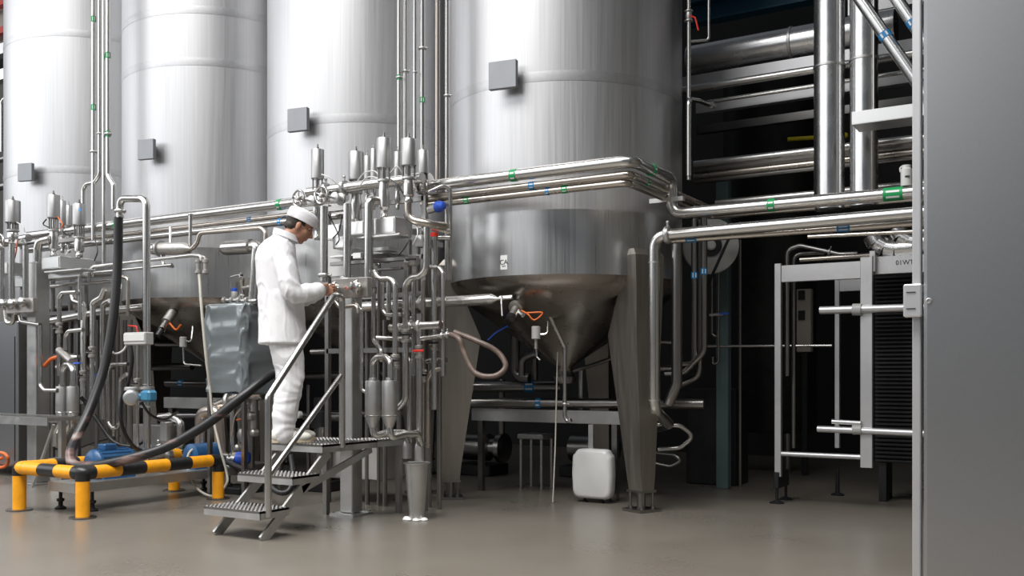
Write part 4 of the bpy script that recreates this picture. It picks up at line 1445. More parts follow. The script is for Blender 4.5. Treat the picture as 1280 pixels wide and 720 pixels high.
# pipes beyond the skid
pipe('fat dull steel U-bend pipe beside the bumper rail end', [(252, 590, 6.35), (252, 516, 6.35), (273, 512, 6.35), (280, 590, 6.4)], 8.5, 'pipe_warm', bend=.10)
pipe('fat horizontal pipe from the U-bend to the filter stand', [(262, 513, 6.45), (300, 497, 6.4), (330, 491, 6.4)], 8, 'pipe_warm', bend=.10, clamps=[(288, 500), (313, 494)])
pipe('short pale horizontal pipe under the black hose', [(178, 567, 6.2), (218, 566, 6.3), (226, 556, 6.48)], 7, 'pipe', clamps=[(198, 565)])
pipe('bent pump discharge pipe behind the blue transmitter', [(226, 555, 6.5), (226, 528, 6.5), (214, 520, 6.5), (200, 522, 6.5)], 5, 'pipe', bend=.08)
pipe('fat steel pipe lying behind the black hose bend', [(225, 578, 6.55), (246, 566, 6.5)], 9, 'pipe')
a, b = P(205, 527, 6.45), P(213, 552, 6.45)
tag(MB().box((a + b) / 2, (b.x - a.x, .1, a.z - b.z), bev=.006).build('switch_box', 'sheet', None, 0), 'small upright pale switch box behind the black hose', 'box')
a, b = P(165, 530, 6.7), P(205, 566, 6.7)
tag(MB().box(((a.x + b.x) / 2, 6.8, (a.z + b.z) / 2), (b.x - a.x, .2, a.z - b.z), bev=.01).build('gear_housing', 'satin', None, 0), 'dull steel housing behind the blue transmitter, under the tote tank', 'housing')
# pump and valve stand beside the stairs
root = thing('filter_stand', 'dark cluster of small valves and a pump beside the stair treads', 'pump', P(300, 605, 6.3))
root.location.z = 0
q = P(298, 596, 6.35)
MB().box((q.x, 6.35, .03), (.35, .3, .06), bev=.008).build('base', 'black_metal', root, 0)
MB().lathe([(.05, 0), (.07, .01), (.07, .10), (.05, .12), (.05, .16), (.09, .17), (.09, .22), (.04, .23)], P(280, 575, 6.35), (1, 0, 0), 18).build('pump_head', 'pipe', root)
MB().lathe([(.045, 0), (.06, .01), (.06, .10), (.03, .12)], P(298, 572, 6.3), (1, 0, 0), 18).build('motor', 'blue_bright', root)
for (x, y0, y1, r, mt) in ((291, 510, 590, 4, 'pipe'), (300, 515, 595, 3, 'pipe_dark'), (314, 505, 585, 4.5, 'pipe_dark'), (318, 500, 545, 5, 'castblock')):
    MB().cyl(P(x, y0, 6.4), P(x, y1, 6.4), r * mpp(x, 6.4), n=12).build('upright_tube', mt, root)
for (x, y, rr) in ((303, 544, .06), (318, 541, .035), (314, 520, .04), (298, 560, .035)):
    MB().lathe([(rr * .5, -.03), (rr, -.025), (rr, .02), (rr * .6, .035)], P(x, y, 6.2), (-.3, -1, 0), 16).build('valve_body', 'castblock', root)
MB().tube(fillet([P(296, 525, 6.35), P(300, 524, 6.3), P(318, 523, 6.3)], .03), .008, 8).build('copper_tube', 'orange', root)
MB().tube(spline([P(290, 545, 6.3), P(294, 520, 6.25), P(306, 508, 6.25), P(313, 512, 6.25)], 8), .008, 8).build('gauge_line', 'pipe', root)

# ------------------------------------------------------------------ hoses
pipe('fat black suction hose dropping from the gooseneck stand onto the bumper rail',
     [(148, 272, 5.4), (147, 330, 5.38), (141, 400, 5.3), (130, 460, 5.2), (113, 510, 5.05), (97, 545, 4.9), (88, 566, 4.78), (93, 581, 4.74), (120, 582, 4.78), (160, 574, 4.9), (210, 558, 5.1), (260, 529, 5.3), (305, 494, 5.5), (340, 468, 5.75), (352, 470, 6.0), (352, 500, 6.3), (345, 545, 6.4)],
     5.6, 'hose_scuffed', curve=True, name='hose', cat='hose', n=16)
pipe('long steel gooseneck stand pipe holding up the black hose', [(150, 272, 5.4), (150, 248, 5.4), (183, 248, 5.4), (184, 590, 5.4)], 4.6, 'pipe', bend=.10, clamps=[(150, 264)], welds=[(151, 270), (184, 520), (184, 475)])
pipe('thinner black hose trailing behind the bumper rail', [(101, 496, 5.82), (108, 505, 5.86), (125, 530, 5.9), (142, 552, 5.9), (165, 558, 6.0), (185, 548, 6.1)], 2.6, 'rubber', curve=True, name='hose', cat='hose')
pipe('black cable hanging in an arc beside the terminal box', [(162, 430, 5.6), (165, 450, 5.6), (160, 480, 5.6), (152, 500, 5.6), (152, 530, 5.6), (165, 556, 5.7), (180, 565, 5.8)], 2.4, 'rubber', curve=True, name='cable', cat='cable')
pipe('black cable sagging right of the blue transmitter', [(176, 502, 5.3), (188, 518, 5.4), (205, 524, 5.6), (222, 515, 5.9)], 1.6, 'rubber', curve=True, name='cable', cat='cable')
pipe('clear hose dangling over the end of the bumper rail', [(262, 480, 5.9), (266, 520, 5.9), (275, 560, 5.9), (283, 590, 5.95), (283, 605, 5.95), (268, 620, 5.95), (248, 612, 5.95), (236, 590, 5.95), (235, 570, 5.95), (242, 562, 6.0), (246, 575, 6.05), (243, 590, 6.05)], 1.6, 'hose_clear', curve=True, name='hose', cat='hose')
pipe('dark hose crossing the floor behind the stair treads', [(285, 578, 6.1), (310, 590, 6.0), (330, 600, 5.9), (348, 615, 5.85), (362, 612, 5.9), (366, 590, 6.0), (364, 570, 6.1)], 3.4, 'rubber', curve=True, name='hose', cat='hose')
pipe('long black cable lying behind the bumper rail posts', [(60, 560, 6.6), (90, 562, 6.5), (120, 552, 6.5), (150, 545, 6.6)], 1.2, 'rubber', curve=True, name='cable', cat='cable')

# transmitter on the stand pipe
FT = Vector((.85, -.55, 0)).normalized()
root = thing('flow_transmitter', 'blue flow transmitter with a round glass face, clamped on the gooseneck stand', 'meter', P(168, 510, 5.35))
MB().lathe([(.03, -.12), (.055, -.11), (.06, -.02), (.06, .05), (.055, .06)], P(163, 497, 5.32), FT, 22).build('housing', 'blue_light', root)
MB().lathe([(.055, 0), (.065, .004), (.065, .025), (.05, .035)], P(163, 497, 5.32) + FT * .06, FT, 24).build('bezel', 'satin', root)
MB().lathe([(.048, 0), (.048, .006), (.02, .010)], P(163, 497, 5.32) + FT * .088, FT, 24).build('glass_face', 'lamp_glass', root)
MB().lathe([(.05, 0), (.05, .02), (.04, .03)], P(163, 488, 5.36), n=20).build('cap', 'grey_plastic', root)
MB().box(P(186, 495, 5.38), (.12, .1, .10), bev=.02).build('sensor_block', 'blue_light', root, 0)
MB().cyl(P(165, 496, 5.36), P(182, 496, 5.4), .03, n=12).build('neck', 'blue_light', root)
for yy in (485, 508):
    MB().lathe([(.035, -.012), (.06, -.01), (.06, .01), (.035, .012)], P(184, yy, 5.4), n=18).build('flange', 'satin', root)
root = thing('cable_box', 'pale grey terminal box on the gooseneck stand pipe, with cables below', 'box', P(173, 432, 5.35))
a, b = P(160, 416, 5.33), P(187, 431, 5.33)
MB().box((a + b) / 2, (b.x - a.x, .09, a.z - b.z), bev=.008).build('housing', 'grey_plastic', root, 0)
MB().box((a + b) / 2 + Vector((0, -.047, .01)), ((b.x - a.x) * .96, .008, (a.z - b.z) * .6), bev=.003).build('lid', 'white_plastic', root, 0)
MB().tube(spline([P(161, 426, 5.33), P(154, 438, 5.3), P(144, 442, 5.3), (P(137, 436, 5.35))], 8), .009, 8).build('white_cable', 'white_plastic', root)
MB().tube(fillet([P(172, 416, 5.33), P(171, 408, 5.33), P(160, 407, 5.4)], .03), .006, 8).build('red_cable', 'red', root)

# ------------------------------------------------------------------ far valve station on the left
LG = 'slim pipes of the far station'
for (pts, r, mt, lab) in (
        ([(0, 305, 6.2), (36, 297, 6.2)], 5, 'pipe', 'header stub entering the far station behind the squat canister'),
        ([(62, 299, 5.85), (49, 302, 5.8), (47, 312, 5.8), (47, 366, 5.8)], 5, 'pipe', 'gooseneck pipe bending down from the tallest far canister'),
        ([(14.5, 305, 5.8), (14.5, 374, 5.8)], 3.8, 'pipe', 'upright pipe under the squat canister, nearest the handwheel'),
        ([(32, 307, 5.68), (32, 376, 5.68)], 3.6, 'pipe', 'upright pipe between the squat canister and the gooseneck pipe'),
        ([(2, 310, 5.8), (2, 380, 5.8)], 3.2, 'pipe', 'upright pipe at the far station under the cut handwheel'),
        ([(130, 284, 6.33), (130, 332, 6.33)], 2.2, 'pipe', 'short hanger tube under the header by the farthest tank'),
        ([(111, 352, 5.9), (112, 337, 5.9), (118, 333, 5.9), (240, 319, 5.9), (251, 320, 5.9), (252, 326, 5.9)], 2.2, 'pipe', 'long thin sloping tube ending at the twin couplings, upper of two'),
        ([(116, 346, 5.9), (117, 341, 5.9), (215, 331, 5.9)], 1.8, 'pipe', 'long thin sloping tube, lower of two'),
        ([(55, 350, 5.95), (140, 343, 5.95)], 2.2, 'pipe_dark', 'dark thin cross tube under the pale far tray'),
        ([(55, 359, 6.0), (140, 351, 6.0)], 2.4, 'pipe', 'pale thin cross tube below the dark one at the far station'),
        ([(74, 470, 5.75), (74, 372, 5.75), (78, 366, 5.75), (96, 365, 5.75)], 2.8, 'pipe', 'hook-topped tube running down beside the far column'),
        ([(100, 346, 5.8), (100, 400, 5.8)], 2.6, 'pipe', 'short upright tube below the wide far canister'),
        ([(90, 366, 5.9), (92, 376, 5.9), (104, 380, 5.9), (104, 505, 5.85)], 3.8, 'pipe', 'jogged tube dropping beside the far twin strainers'),
        ([(131, 362, 5.8), (127, 372, 5.8), (116, 378, 5.8), (115, 520, 5.75)], 3.6, 'pipe', 'bent tube dropping behind the black hose, first of two'),
        ([(137, 376, 5.9), (129, 380, 5.9), (128, 398, 5.9), (128, 524, 5.9)], 3.2, 'pipe', 'bent tube dropping behind the black hose, second of two'),
        ([(104, 412, 5.7), (86, 414, 5.7), (82, 420, 5.7), (82, 438, 5.7)], 2.8, 'pipe', 'short hooked tube over the far twin strainers'),
        ([(50, 407, 5.6), (50, 482, 5.6), (56, 488, 5.6), (72, 488, 5.6)], 2.6, 'pipe', 'thin tube along the far column, turning into the strainer'),
        ([(61, 402, 6.2), (119, 391, 6.2), (181, 384, 6.2)], 4.6, 'pipe', 'sloping pipe crossing behind the black hose at waist height'),
        ([(160, 455, 6.0), (140, 456, 6.0), (135, 462, 6.0), (135, 528, 6.0), (140, 535, 6.0), (146, 535, 6.0), (150, 528, 6.0), (150, 474, 6.0), (159, 468, 6.0)], 2.6, 'pipe', 'U-shaped looped tube behind the blue transmitter'),
        ([(142, 462, 6.1), (142, 545, 6.1)], 1.8, 'pipe', 'thin upright inside the looped tube'),
        ([(150, 345, 6.1), (160, 348, 6.1), (160, 395, 6.1)], 2.4, 'pipe_warm', 'brownish bent tube behind the black hose by the farthest tank'),
        ([(172, 430, 5.8), (172, 560, 5.8)], 2.0, 'pipe', 'thin upright tube under the terminal box'),
        ([(6, 388, 5.7), (8, 404, 5.7), (16, 404, 5.7), (18, 392, 5.7)], 2.6, 'pipe', 'small U tube under the far valve plate, at the frame edge'),
        ([(24, 390, 5.7), (26, 402, 5.7), (50, 406, 5.7)], 2.6, 'pipe', 'small bent tube under the far valve plate, reaching the column')):
    pipe(lab, pts, r, mt, group=LG, bend=.05)
a, b = P(6, 374, 5.6), P(40, 390, 5.6)
root = thing('valve_plate', 'steel valve plate with three knobs under the far upright pipes', 'valve', ((a.x + b.x) / 2, 5.62, b.z))
MB().box(((a.x + b.x) / 2, 5.64, (a.z + b.z) / 2), (b.x - a.x, .06, a.z - b.z), bev=.005).build('plate', 'castblock', root, 0)
for (kx, ky) in ((5, 380), (16, 380), (29, 378)):
    c = P(kx, ky, 5.58)
    MB().lathe([(.012, -.02), (.035, -.015), (.048, .0), (.048, .03), (.03, .04)], c, (0, -1, 0), 18).build('knob', 'pipe', root)
for (x0, x1, y0, y1, Y, d, lab) in (
        (52, 75, 322, 335, 5.75, .24, 'pale steel box under the tallest far canister'),
        (0, 10, 328, 342, 5.95, .2, 'pale steel box under the cut handwheel at the frame edge'),
        (76, 97, 324, 337, 5.95, .2, 'steel box behind the pale far box, under the wide canister')):
    a, b = P(x0, y0, Y), P(x1, y1, Y)
    root = thing('terminal_box', lab, 'box', ((a.x + b.x) / 2, Y, b.z), 'steel boxes of the far station')
    MB().box(((a.x + b.x) / 2, Y + d / 2, (a.z + b.z) / 2), (b.x - a.x, d, a.z - b.z), bev=.004).build('housing', 'sheet', root, 0)
    MB().box(((a.x + b.x) / 2, Y - .003, (a.z + b.z) / 2), ((b.x - a.x) * .9, .006, (a.z - b.z) * .86), bev=.002).build('lid', 'sheet', root, 0)
    MB().box(((a.x + b.x) / 2, (Y + d + 6.25) / 2, (a.z + b.z) / 2), (.03, 6.25 - Y - d, .04)).build('bracket', 'satin', root, 0)
for (x0, x1, y, Y, d, t, lab) in ((55, 101, 338, 5.7, .16, .016, 'thin sheet tray under the pale far box'), (60, 100, 344, 5.8, .14, .045, 'bright channel rail below the thin far tray'),
                                  (10, 50, 352, 6.1, .03, .10, 'pale plate rail behind the far upright pipes')):
    a, b = P(x0, y, Y), P(x1, y, Y)
    tag(MB().box(((a.x + b.x) / 2, Y + d / 2, (a.z + b.z) / 2), (b.x - a.x, d, t), bev=.003).build('station_rail', 'sheet', None, 0), lab, 'rail')
tag(MB().box(P(96, 454, 5.6), (.10, .02, .016), bev=.004).build('valve_lever', 'blue_bright', None, 0), 'small blue lever above the far twin strainers', 'lever')
root = thing('strainer_valve', 'small steel valve linking tubes over the far twin strainers', 'valve', P(84, 452, 5.66))
MB().cyl(P(74, 438, 5.72), P(90, 452, 5.62), .035, n=14).build('valve_body', 'castblock', root)
MB().cyl(P(84, 446, 5.66), P(98, 446, 5.66), .02, n=10).build('branch', 'pipe', root)
pipe('orange-brown hose by the far column', [(56, 457, 5.82), (64, 449, 5.8), (73, 446, 5.76)], 2.4, 'orange', curve=True, name='hose', cat='hose')
# floor stub of far wavy pipes
p = P(75, 592, 5.62)
tag(MB().lathe([(.10, 0), (.10, .01), (.085, .02), (.085, .27), (.10, .28), (.10, .3), (.05, .31)], (P(75, 556, 5.62).x, 5.62, 0), n=20).build('drain_pot', 'satin'), 'steel drain pot under the two wavy pipes', 'pot')
# grating walkway + cabinet at the left edge
a, b = P(-60, 524, 5.28), P(60, 524, 5.28)
z = P(30, 526, 5.28).z
root = thing('grating_walkway', 'narrow steel grating walkway reaching the far station column', 'walkway', ((a.x + b.x) / 2, 5.28, 0))
MB().box(((a.x + b.x) / 2, 5.28, z), (b.x - a.x, .012, .075)).build('edge_beam', 'satin', root, 0)
MB().box(((a.x + b.x) / 2, 5.66, z), (b.x - a.x, .012, .075)).build('edge_beam', 'satin', root, 0)
nb = 40
for k in range(nb):
    x = a.x + (b.x - a.x) * (k + .5) / nb
    MB().box((x, 5.47, z + .02), (.006, .39, .03)).build('grating_bar', 'satin', root, 0)
for x in (a.x + .2, b.x - .12):
    MB().box((x, 5.5, z / 2), (.05, .05, z)).build('leg', 'satin', root, 0)
MB().bar((b.x - .35, 5.35, .05), (b.x - .02, 5.35, z - .03), .02, .02).build('brace', 'satin', root, 0)
a, b = P(-80, 400, 6.1), P(22, 585, 6.1)
root = thing('grey_cabinet', 'grey steel cabinet behind the grating walkway, at the far end', 'cabinet', ((a.x + b.x) / 2, 6.8, 0))
zt = P(0, 402, 6.1).z
MB().box(((a.x + b.x) / 2, 6.3, zt / 2 + .05), (b.x - a.x, .4, zt - .1), bev=.012).build('body', 'panel', root, 0)
MB().box((b.x - .05, 6.10, zt / 2), (.006, .01, zt * .8)).build('door_gap', 'black_metal', root, 0)
for x in (a.x + .1, b.x - .1):
    MB().box((x, 6.3, .05), (.08, .3, .1)).build('plinth_foot', 'black_metal', root, 0)
pipe('bundle of orange cable coiled on the floor by the grey cabinet', [(-10, 570, 6.0), (2, 566, 6.0), (10, 572, 6.0), (8, 582, 6.05), (-2, 584, 6.05), (-6, 576, 6.1), (4, 572, 6.1)], 2.0, 'orange', curve=True, name='cable', cat='cable')

# ------------------------------------------------------------------ tubes and fittings before the tote tank
pipe('horizontal sight tube with tapered ends, curving up into a thin overhead tube', [(186, 312, 6.1), (240, 311, 6.1), (247, 303, 6.1), (249, 294, 6.1), (252, 291, 6.1), (326, 285, 6.1), (332, 290, 6.1), (332, 306, 6.1)], 2.6, 'pipe_warm', bend=.06)
p, q = P(200, 311, 6.1), P(236, 311, 6.1)
root = thing('sight_tube', 'dull steel horizontal cylinder with a bright cone end, slung under the headers', 'filter', (p + q) / 2)
d = (q - p).normalized()
L_ = (q - p).length
MB().lathe([(.02, -.12), (.055, -.10), (.06, -.04), (.02, 0)], p, d, 18).build('cone_end', 'pipe', root)
MB().lathe([(.04, -.01), (.06, 0), (.06, L_ * .85), (.03, L_), (.02, L_ + .02)], p, d, 20).build('cylinder', 'castblock', root)
MB().lathe([(.06, -.01), (.08, -.006), (.08, .006), (.06, .01)], p + d * .01, d, 20).build('clamp', 'satin', root)
MB().cyl(P(213, 306, 6.1), P(213, 284, 6.15), .012, n=8).build('hanger_rod', 'satin', root)
MB().tube(fillet([P(202, 318, 6.1), P(204, 331, 6.1), P(216, 333, 6.1)], .04), .016, 10).build('drain_stub', 'pipe', root)
pipe('thin hanger tube dropping from the headers to the sloping tube', [(238, 268, 6.2), (238, 318, 6.2)], 2.2, 'pipe', clamps=[(234, 270)])
p, q = P(284, 310, 6.1), P(314, 308, 6.1)
root = thing('relief_pipe', 'short fat cylinder with a cone end, elbowing down behind the worker back', 'filter', q)
d = (q - p).normalized()
MB().lathe([(.02, -.10), (.062, -.03), (.066, 0), (.066, (q - p).length)], p, d, 20).build('cylinder', 'pipe', root)
MB().tube(fillet([q, q + d * .08, P(317, 380, 6.1)], .06), .05, 16).build('drop_tube', 'pipe', root)
root = thing('twin_coupling', 'pair of hose couplings hanging from the sloping tube beside the tote', 'coupling', P(250, 345, 5.9))
for x in (248, 257):
    MB().lathe([(.014, -.07), (.03, -.06), (.03, -.035), (.02, -.03), (.02, .03), (.03, .035), (.03, .06), (.014, .07)], P(x, 333, 5.9), n=14).build('coupling_body', 'castblock', root)
MB().tube(fillet([P(248, 324, 5.9), P(249, 320, 5.9), P(257, 322, 5.9), P(257, 328, 5.9)], .02), .012, 8).build('bridge', 'pipe', root)
pipe('clear hose running straight down from the twin couplings past the tote', [(249, 342, 5.9), (252, 385, 5.85), (257, 440, 5.85), (262, 482, 5.9)], 1.8, 'hose_clear', curve=True, name='hose', cat='hose')
# sampling valve on the tote tank cone
root = thing('cone_sampler', 'small valve cluster on the cone of the tank behind the tote', 'valve', P(205, 415, 6.6))
MB().cyl(P(216, 390, 6.7), P(208, 402, 6.6), .05, n=14).build('nozzle', 'castblock', root)
MB().cyl(P(208, 402, 6.6), P(202, 412, 6.5), .035, n=14).build('valve_body', 'pipe', root)
MB().cyl(P(202, 412, 6.5), P(197, 420, 6.45), .03, n=14).build('knob', 'black_paint', root)
MB().tube(spline([P(212, 404, 6.6), P(220, 412, 6.6), P(226, 406, 6.6)], 8), .01, 8).build('cable', 'orange', root)
root = thing('level_probe', 'small pale probe on a bracket beside the tote', 'sensor', P(229, 440, 6.6))
MB().lathe([(.03, 0), (.036, .005), (.036, .1), (.03, .105)], P(229, 434, 6.6), n=16).build('housing', 'grey_plastic', root)
MB().tube(fillet([P(229, 434, 6.6), P(230, 455, 6.6), P(252, 457, 6.6)], .04), .010, 8).build('tail_tube', 'pipe', root)
MB().tube(fillet([P(231, 425, 6.6), P(239, 428, 6.6), P(241, 408, 6.65)], .03), .009, 8).build('bracket_arm', 'pipe', root)
pipe('dim pipe with blue bands in the shadow behind the tote', [(208, 479, 8.0), (330, 481, 8.2)], 4.5, 'pipe_dark', bands=[(226, 479, B, .08)])
a, b = P(208, 497, 7.2), P(330, 500, 7.2)
za, zb = P(250, 497, 7.2).z, P(250, 511, 7.2).z
root = thing('floor_beam', 'low steel channel beam behind the tote and the fat U-bend', 'beam', ((a.x + b.x) / 2, 7.2, zb))
MB().box(((a.x + b.x) / 2, 7.2, (za + zb) / 2), (b.x - a.x, .08, za - zb), bev=.005).build('channel', 'satin', root, 0)
for xx in (a.x + .1, b.x - .1):
    MB().box((xx, 7.2, zb / 2), (.06, .06, zb)).build('support_leg', 'pipe_dark', root, 0)

# ------------------------------------------------------------------ plastic-covered tote
def tote():
    Y0 = 5.95
    a, b, c = P(254, 380, Y0), P(305, 380, Y0), None
    zt, zb = P(280, 381, Y0).z, P(280, 491, Y0).z
    W, D = b.x - a.x, .52
    cx, cy = (a.x + b.x) / 2, Y0 + D / 2
    root = thing('covered_tote', 'square tote wrapped in shiny grey plastic sheet, raised on a steel stand', 'tote', (cx, cy, 0))
    nseg, nh = 96, 44
    rings = []
    for j in range(nh + 1):
        t = j / nh
        z = zb + (zt - zb) * t
        loop = []
        for k in range(nseg):
            ang = 2 * math.pi * k / nseg
            ct, st_ = math.cos(ang), math.sin(ang)
            e = .22
            x = math.copysign(abs(ct) ** e, ct) * W / 2
            y = math.copysign(abs(st_) ** e, st_) * D / 2
            p = Vector((x * (1 - .05 * (1 - t)), y, 0))
            q = Vector((x * 6 + 3.5 * t, y * 6, z * 2.2 + x * 5))
            nse = 1 - abs(noise.noise(q)) * 2
            nse2 = 1 - abs(noise.noise(Vector((x * 13 - z * 4, y * 13, z * 5 + x * 7)))) * 2
            nse, nse2 = max(nse, -.2), max(nse2, 0) ** 2
            amp = .012 * (nse - .4) + .014 * (nse2 - .3)
            p *= 1 + amp / .25
            zz = z
            if t < .12:
                zz += (.12 - t) * .35 * noise.noise(Vector((x * 7, y * 7, 3.1)))
            loop.append(Vector((cx + p.x, cy + p.y, zz)))
        rings.append(loop)
    top = [Vector((cx + (p.x - cx) * .5, cy + (p.y - cy) * .5, zt + .022 + .012 * noise.noise(p * 14))) for p in rings[-1]]
    rim = [Vector((cx + (p.x - cx) * .93, cy + (p.y - cy) * .93, zt + .014 + .008 * noise.noise(p * 20))) for p in rings[-1]]
    MB().rings(rings + [rim, top]).build('plastic_sheet', 'bag', root, 70)
    for sx in (-1, 1):
        for sy in (-1, 1):
            MB().box((cx + sx * W * .42, cy + sy * D * .42, (zb + .05) / 2), (.035, .035, zb + .05)).build('stand_leg', 'pipe_dark', root, 0)
    MB().box((cx, cy, zb + .02), (W * .9, D * .9, .03)).build('stand_top', 'pipe_dark', root, 0)
    # fittings on the lid
    v = thing('tote_valve', 'upright steel filling valve with a black top on the covered tote', 'valve', P(302, 378, 6.1))
    MB().lathe([(.02, 0), (.03, .01), (.03, .06), (.022, .07), (.022, .18), (.028, .19), (.028, .22), (.012, .23), (.012, .27)], P(302, 378, 6.1), n=16).build('valve_body', 'pipe', v)
    MB().sphere(P(302, 344, 6.1), .016, 10, 8).build('black_tip', 'black_paint', v)
    MB().cyl(P(302, 360, 6.1), P(316, 358, 6.1), .016, n=10).build('side_branch', 'pipe', v)
    MB().cyl(P(278, 375, 6.05), P(321, 376, 6.05), .014, n=10).build('cross_tube', 'pipe', v)
    for x in (281, 290, 299, 309):
        MB().lathe([(.016, -.018), (.028, -.014), (.028, .014), (.016, .018)], P(x, 375, 6.05), (1, 0, 0), 14).build('union', 'castblock', v)
    g = thing('sample_bottle', 'small sample jar with a blue cap in a wire frame on the tote', 'bottle', P(293, 374, 6.2))
    MB().lathe([(.028, 0), (.03, .005), (.03, .055), (.024, .065)], P(293, 373, 6.2), n=16).build('jar', 'grey_plastic', g)
    MB().lathe([(.026, .062), (.026, .09), (.02, .095)], P(293, 373, 6.2), n=16).build('cap', 'blue_bright', g)
    fr = [P(288, 374, 6.16), P(288, 346, 6.16), P(300, 343, 6.16), P(300, 374, 6.16)]
    MB().tube(fillet(fr, .02), .006, 8).build('wire_frame', 'pipe', g)


tote()

# ------------------------------------------------------------------ stairs and platform
def stairs():
    x0, x1 = -5.19, -4.66
    Zp = .60
    root = thing('stair_platform', 'small steel stair with grip treads, a platform and a tube handrail', 'stairs', ((x0 + x1) / 2, 4.9, 0))

    def tread(y0, y1, xa, xb, z, nm):
        t = MB().box(((xa + xb) / 2, (y0 + y1) / 2, z - .008), (xb - xa, y1 - y0, .016)).build(nm, 'pipe_dark', root, 0)
        MB().box(((xa + xb) / 2, y0 + .003, z - .03), (xb - xa, .006, .055)).build('nosing', 'satin', t, 0)
        for x in (xa + .003, xb - .003):
            MB().box((x, (y0 + y1) / 2, z - .03), (.006, y1 - y0, .055)).build('side_plate', 'satin', t, 0)
        m = MB()
        nx, ny = int((xb - xa) / .035), int((y1 - y0) / .035)
        for i in range(nx):
            for j in range(ny):
                c = Vector((xa + (i + .5) * (xb - xa) / nx, y0 + (j + .5) * (y1 - y0) / ny, z))
                m.add([c + Vector(q) for q in ((-.011, -.011, 0), (.011, -.011, 0), (.011, .011, 0), (-.011, .011, 0),
                                               (-.006, -.006, .007), (.006, -.006, .007), (.006, .006, .007), (-.006, .006, .007))],
                      [(4, 5, 6, 7), (0, 1, 5, 4), (1, 2, 6, 5), (2, 3, 7, 6), (3, 0, 4, 7), (3, 2, 1, 0)])
        o = m.build('grip_studs', 'pipe_dark', t, 0)
        o['kind'] = 'stuff'
        return t
    tread(4.53, 4.80, x0, x1, .20, 'tread')
    tread(4.83, 5.10, x0, x1, .40, 'tread')
    tread(5.13, 5.73, x0, x1, Zp, 'platform_deck')
    tread(5.735, 6.10, x1 - .21, x1, Zp, 'platform_deck')
    for x in (x0 + .06, x1 - .03):
        MB().bar((x, 4.58, 0.0), (x, 5.22, Zp - .06), .02, .07, up=(0, -.68, .73)).build('stringer', 'satin', root, 0)
    # braces under the platform
    MB().bar((x1 - .03, 4.95, .30), (x1 - .03, 5.70, Zp - .07), .02, .05).build('brace', 'satin', root, 0)
    for (x, y) in ((x0 + .05, 5.70), (x1 - .05, 6.07)):
        MB().box((x, y, (Zp - .05) / 2), (.04, .04, Zp - .05)).build('support_leg', 'pipe_dark', root, 0)
    xr = x1 + .015
    R = .0235
    top = P(428, 372, 5.55)
    pa = Vector((xr, 4.59, .16))
    p1 = Vector((xr, 4.59, .95))
    p2 = Vector((xr, 5.23, 1.665))
    p3 = Vector((xr, 5.32, 1.665))
    p4 = Vector((xr, 5.32, Zp - .03))
    MB().tube(fillet([pa, p1, p2, p3, p4], .06), R, 14).build('handrail', 'pipe', root)
    MB().cyl((xr, 4.60, .435), (xr, 5.32, 1.10), R * .85, n=12).build('mid_rail', 'pipe', root)
    return root


stairs()

# ------------------------------------------------------------------ the worker
def remeshed(m, name, material, parent, voxel, smooth=6, fac=.5, wrinkle=None):
    me = bpy.data.meshes.new(name + '_src')
    me.from_pydata([tuple(p) for p in m.v], [], m.f)
    o = bpy.data.objects.new(name + '_src', me)
    COL.objects.link(o)
    r = o.modifiers.new('r', 'REMESH')
    r.mode = 'VOXEL'
    r.voxel_size = voxel
    if smooth:
        sm = o.modifiers.new('s', 'SMOOTH')
        sm.iterations = smooth
        sm.factor = fac
    bpy.context.view_layer.update()
    out = bpy.data.meshes.new_from_object(o.evaluated_get(bpy.context.evaluated_depsgraph_get()))
    bpy.data.objects.remove(o)
    if wrinkle:
        nr = [v.normal.copy() for v in out.vertices]
        co = [v.co.copy() for v in out.vertices]
        fl = []
        for c, n_ in zip(co, nr):
            fl += (c + n_ * wrinkle(c))[:]
        out.vertices.foreach_set('co', fl)
        out.update()
    for p in out.polygons:
        p.use_smooth = True
    out.materials.clear()
    out.materials.append(MATS[material])
    out.name = name
    o = bpy.data.objects.new(name, out)
    COL.objects.link(o)
    o.parent = parent
    return o


def ell(cx, cy, z, hx, hy, n=28, tilt=0.0, e=1.0):
    out = []
    for k in range(n):
        a = 2 * math.pi * k / n
        c, s = math.cos(a), math.sin(a)
        x = math.copysign(abs(c) ** e, c) * hx
        y = math.copysign(abs(s) ** e, s) * hy
        out.append(Vector((cx + x, cy + y, z + tilt * x)))
    return out


def limb(m, pts, rs, n=16, sub=6):
    path = spline([Vector(p) for p in pts], sub)
    rr = []
    for i in range(len(pts) - 1):
        for k in range(sub):
            rr.append(rs[i] + (rs[i + 1] - rs[i]) * k / sub)
    rr.append(rs[-1])
    m.tube(path, rr, n)
    m.sphere(path[0], rs[0], n, 8)
    m.sphere(path[-1], rs[-1], n, 8)
    return m


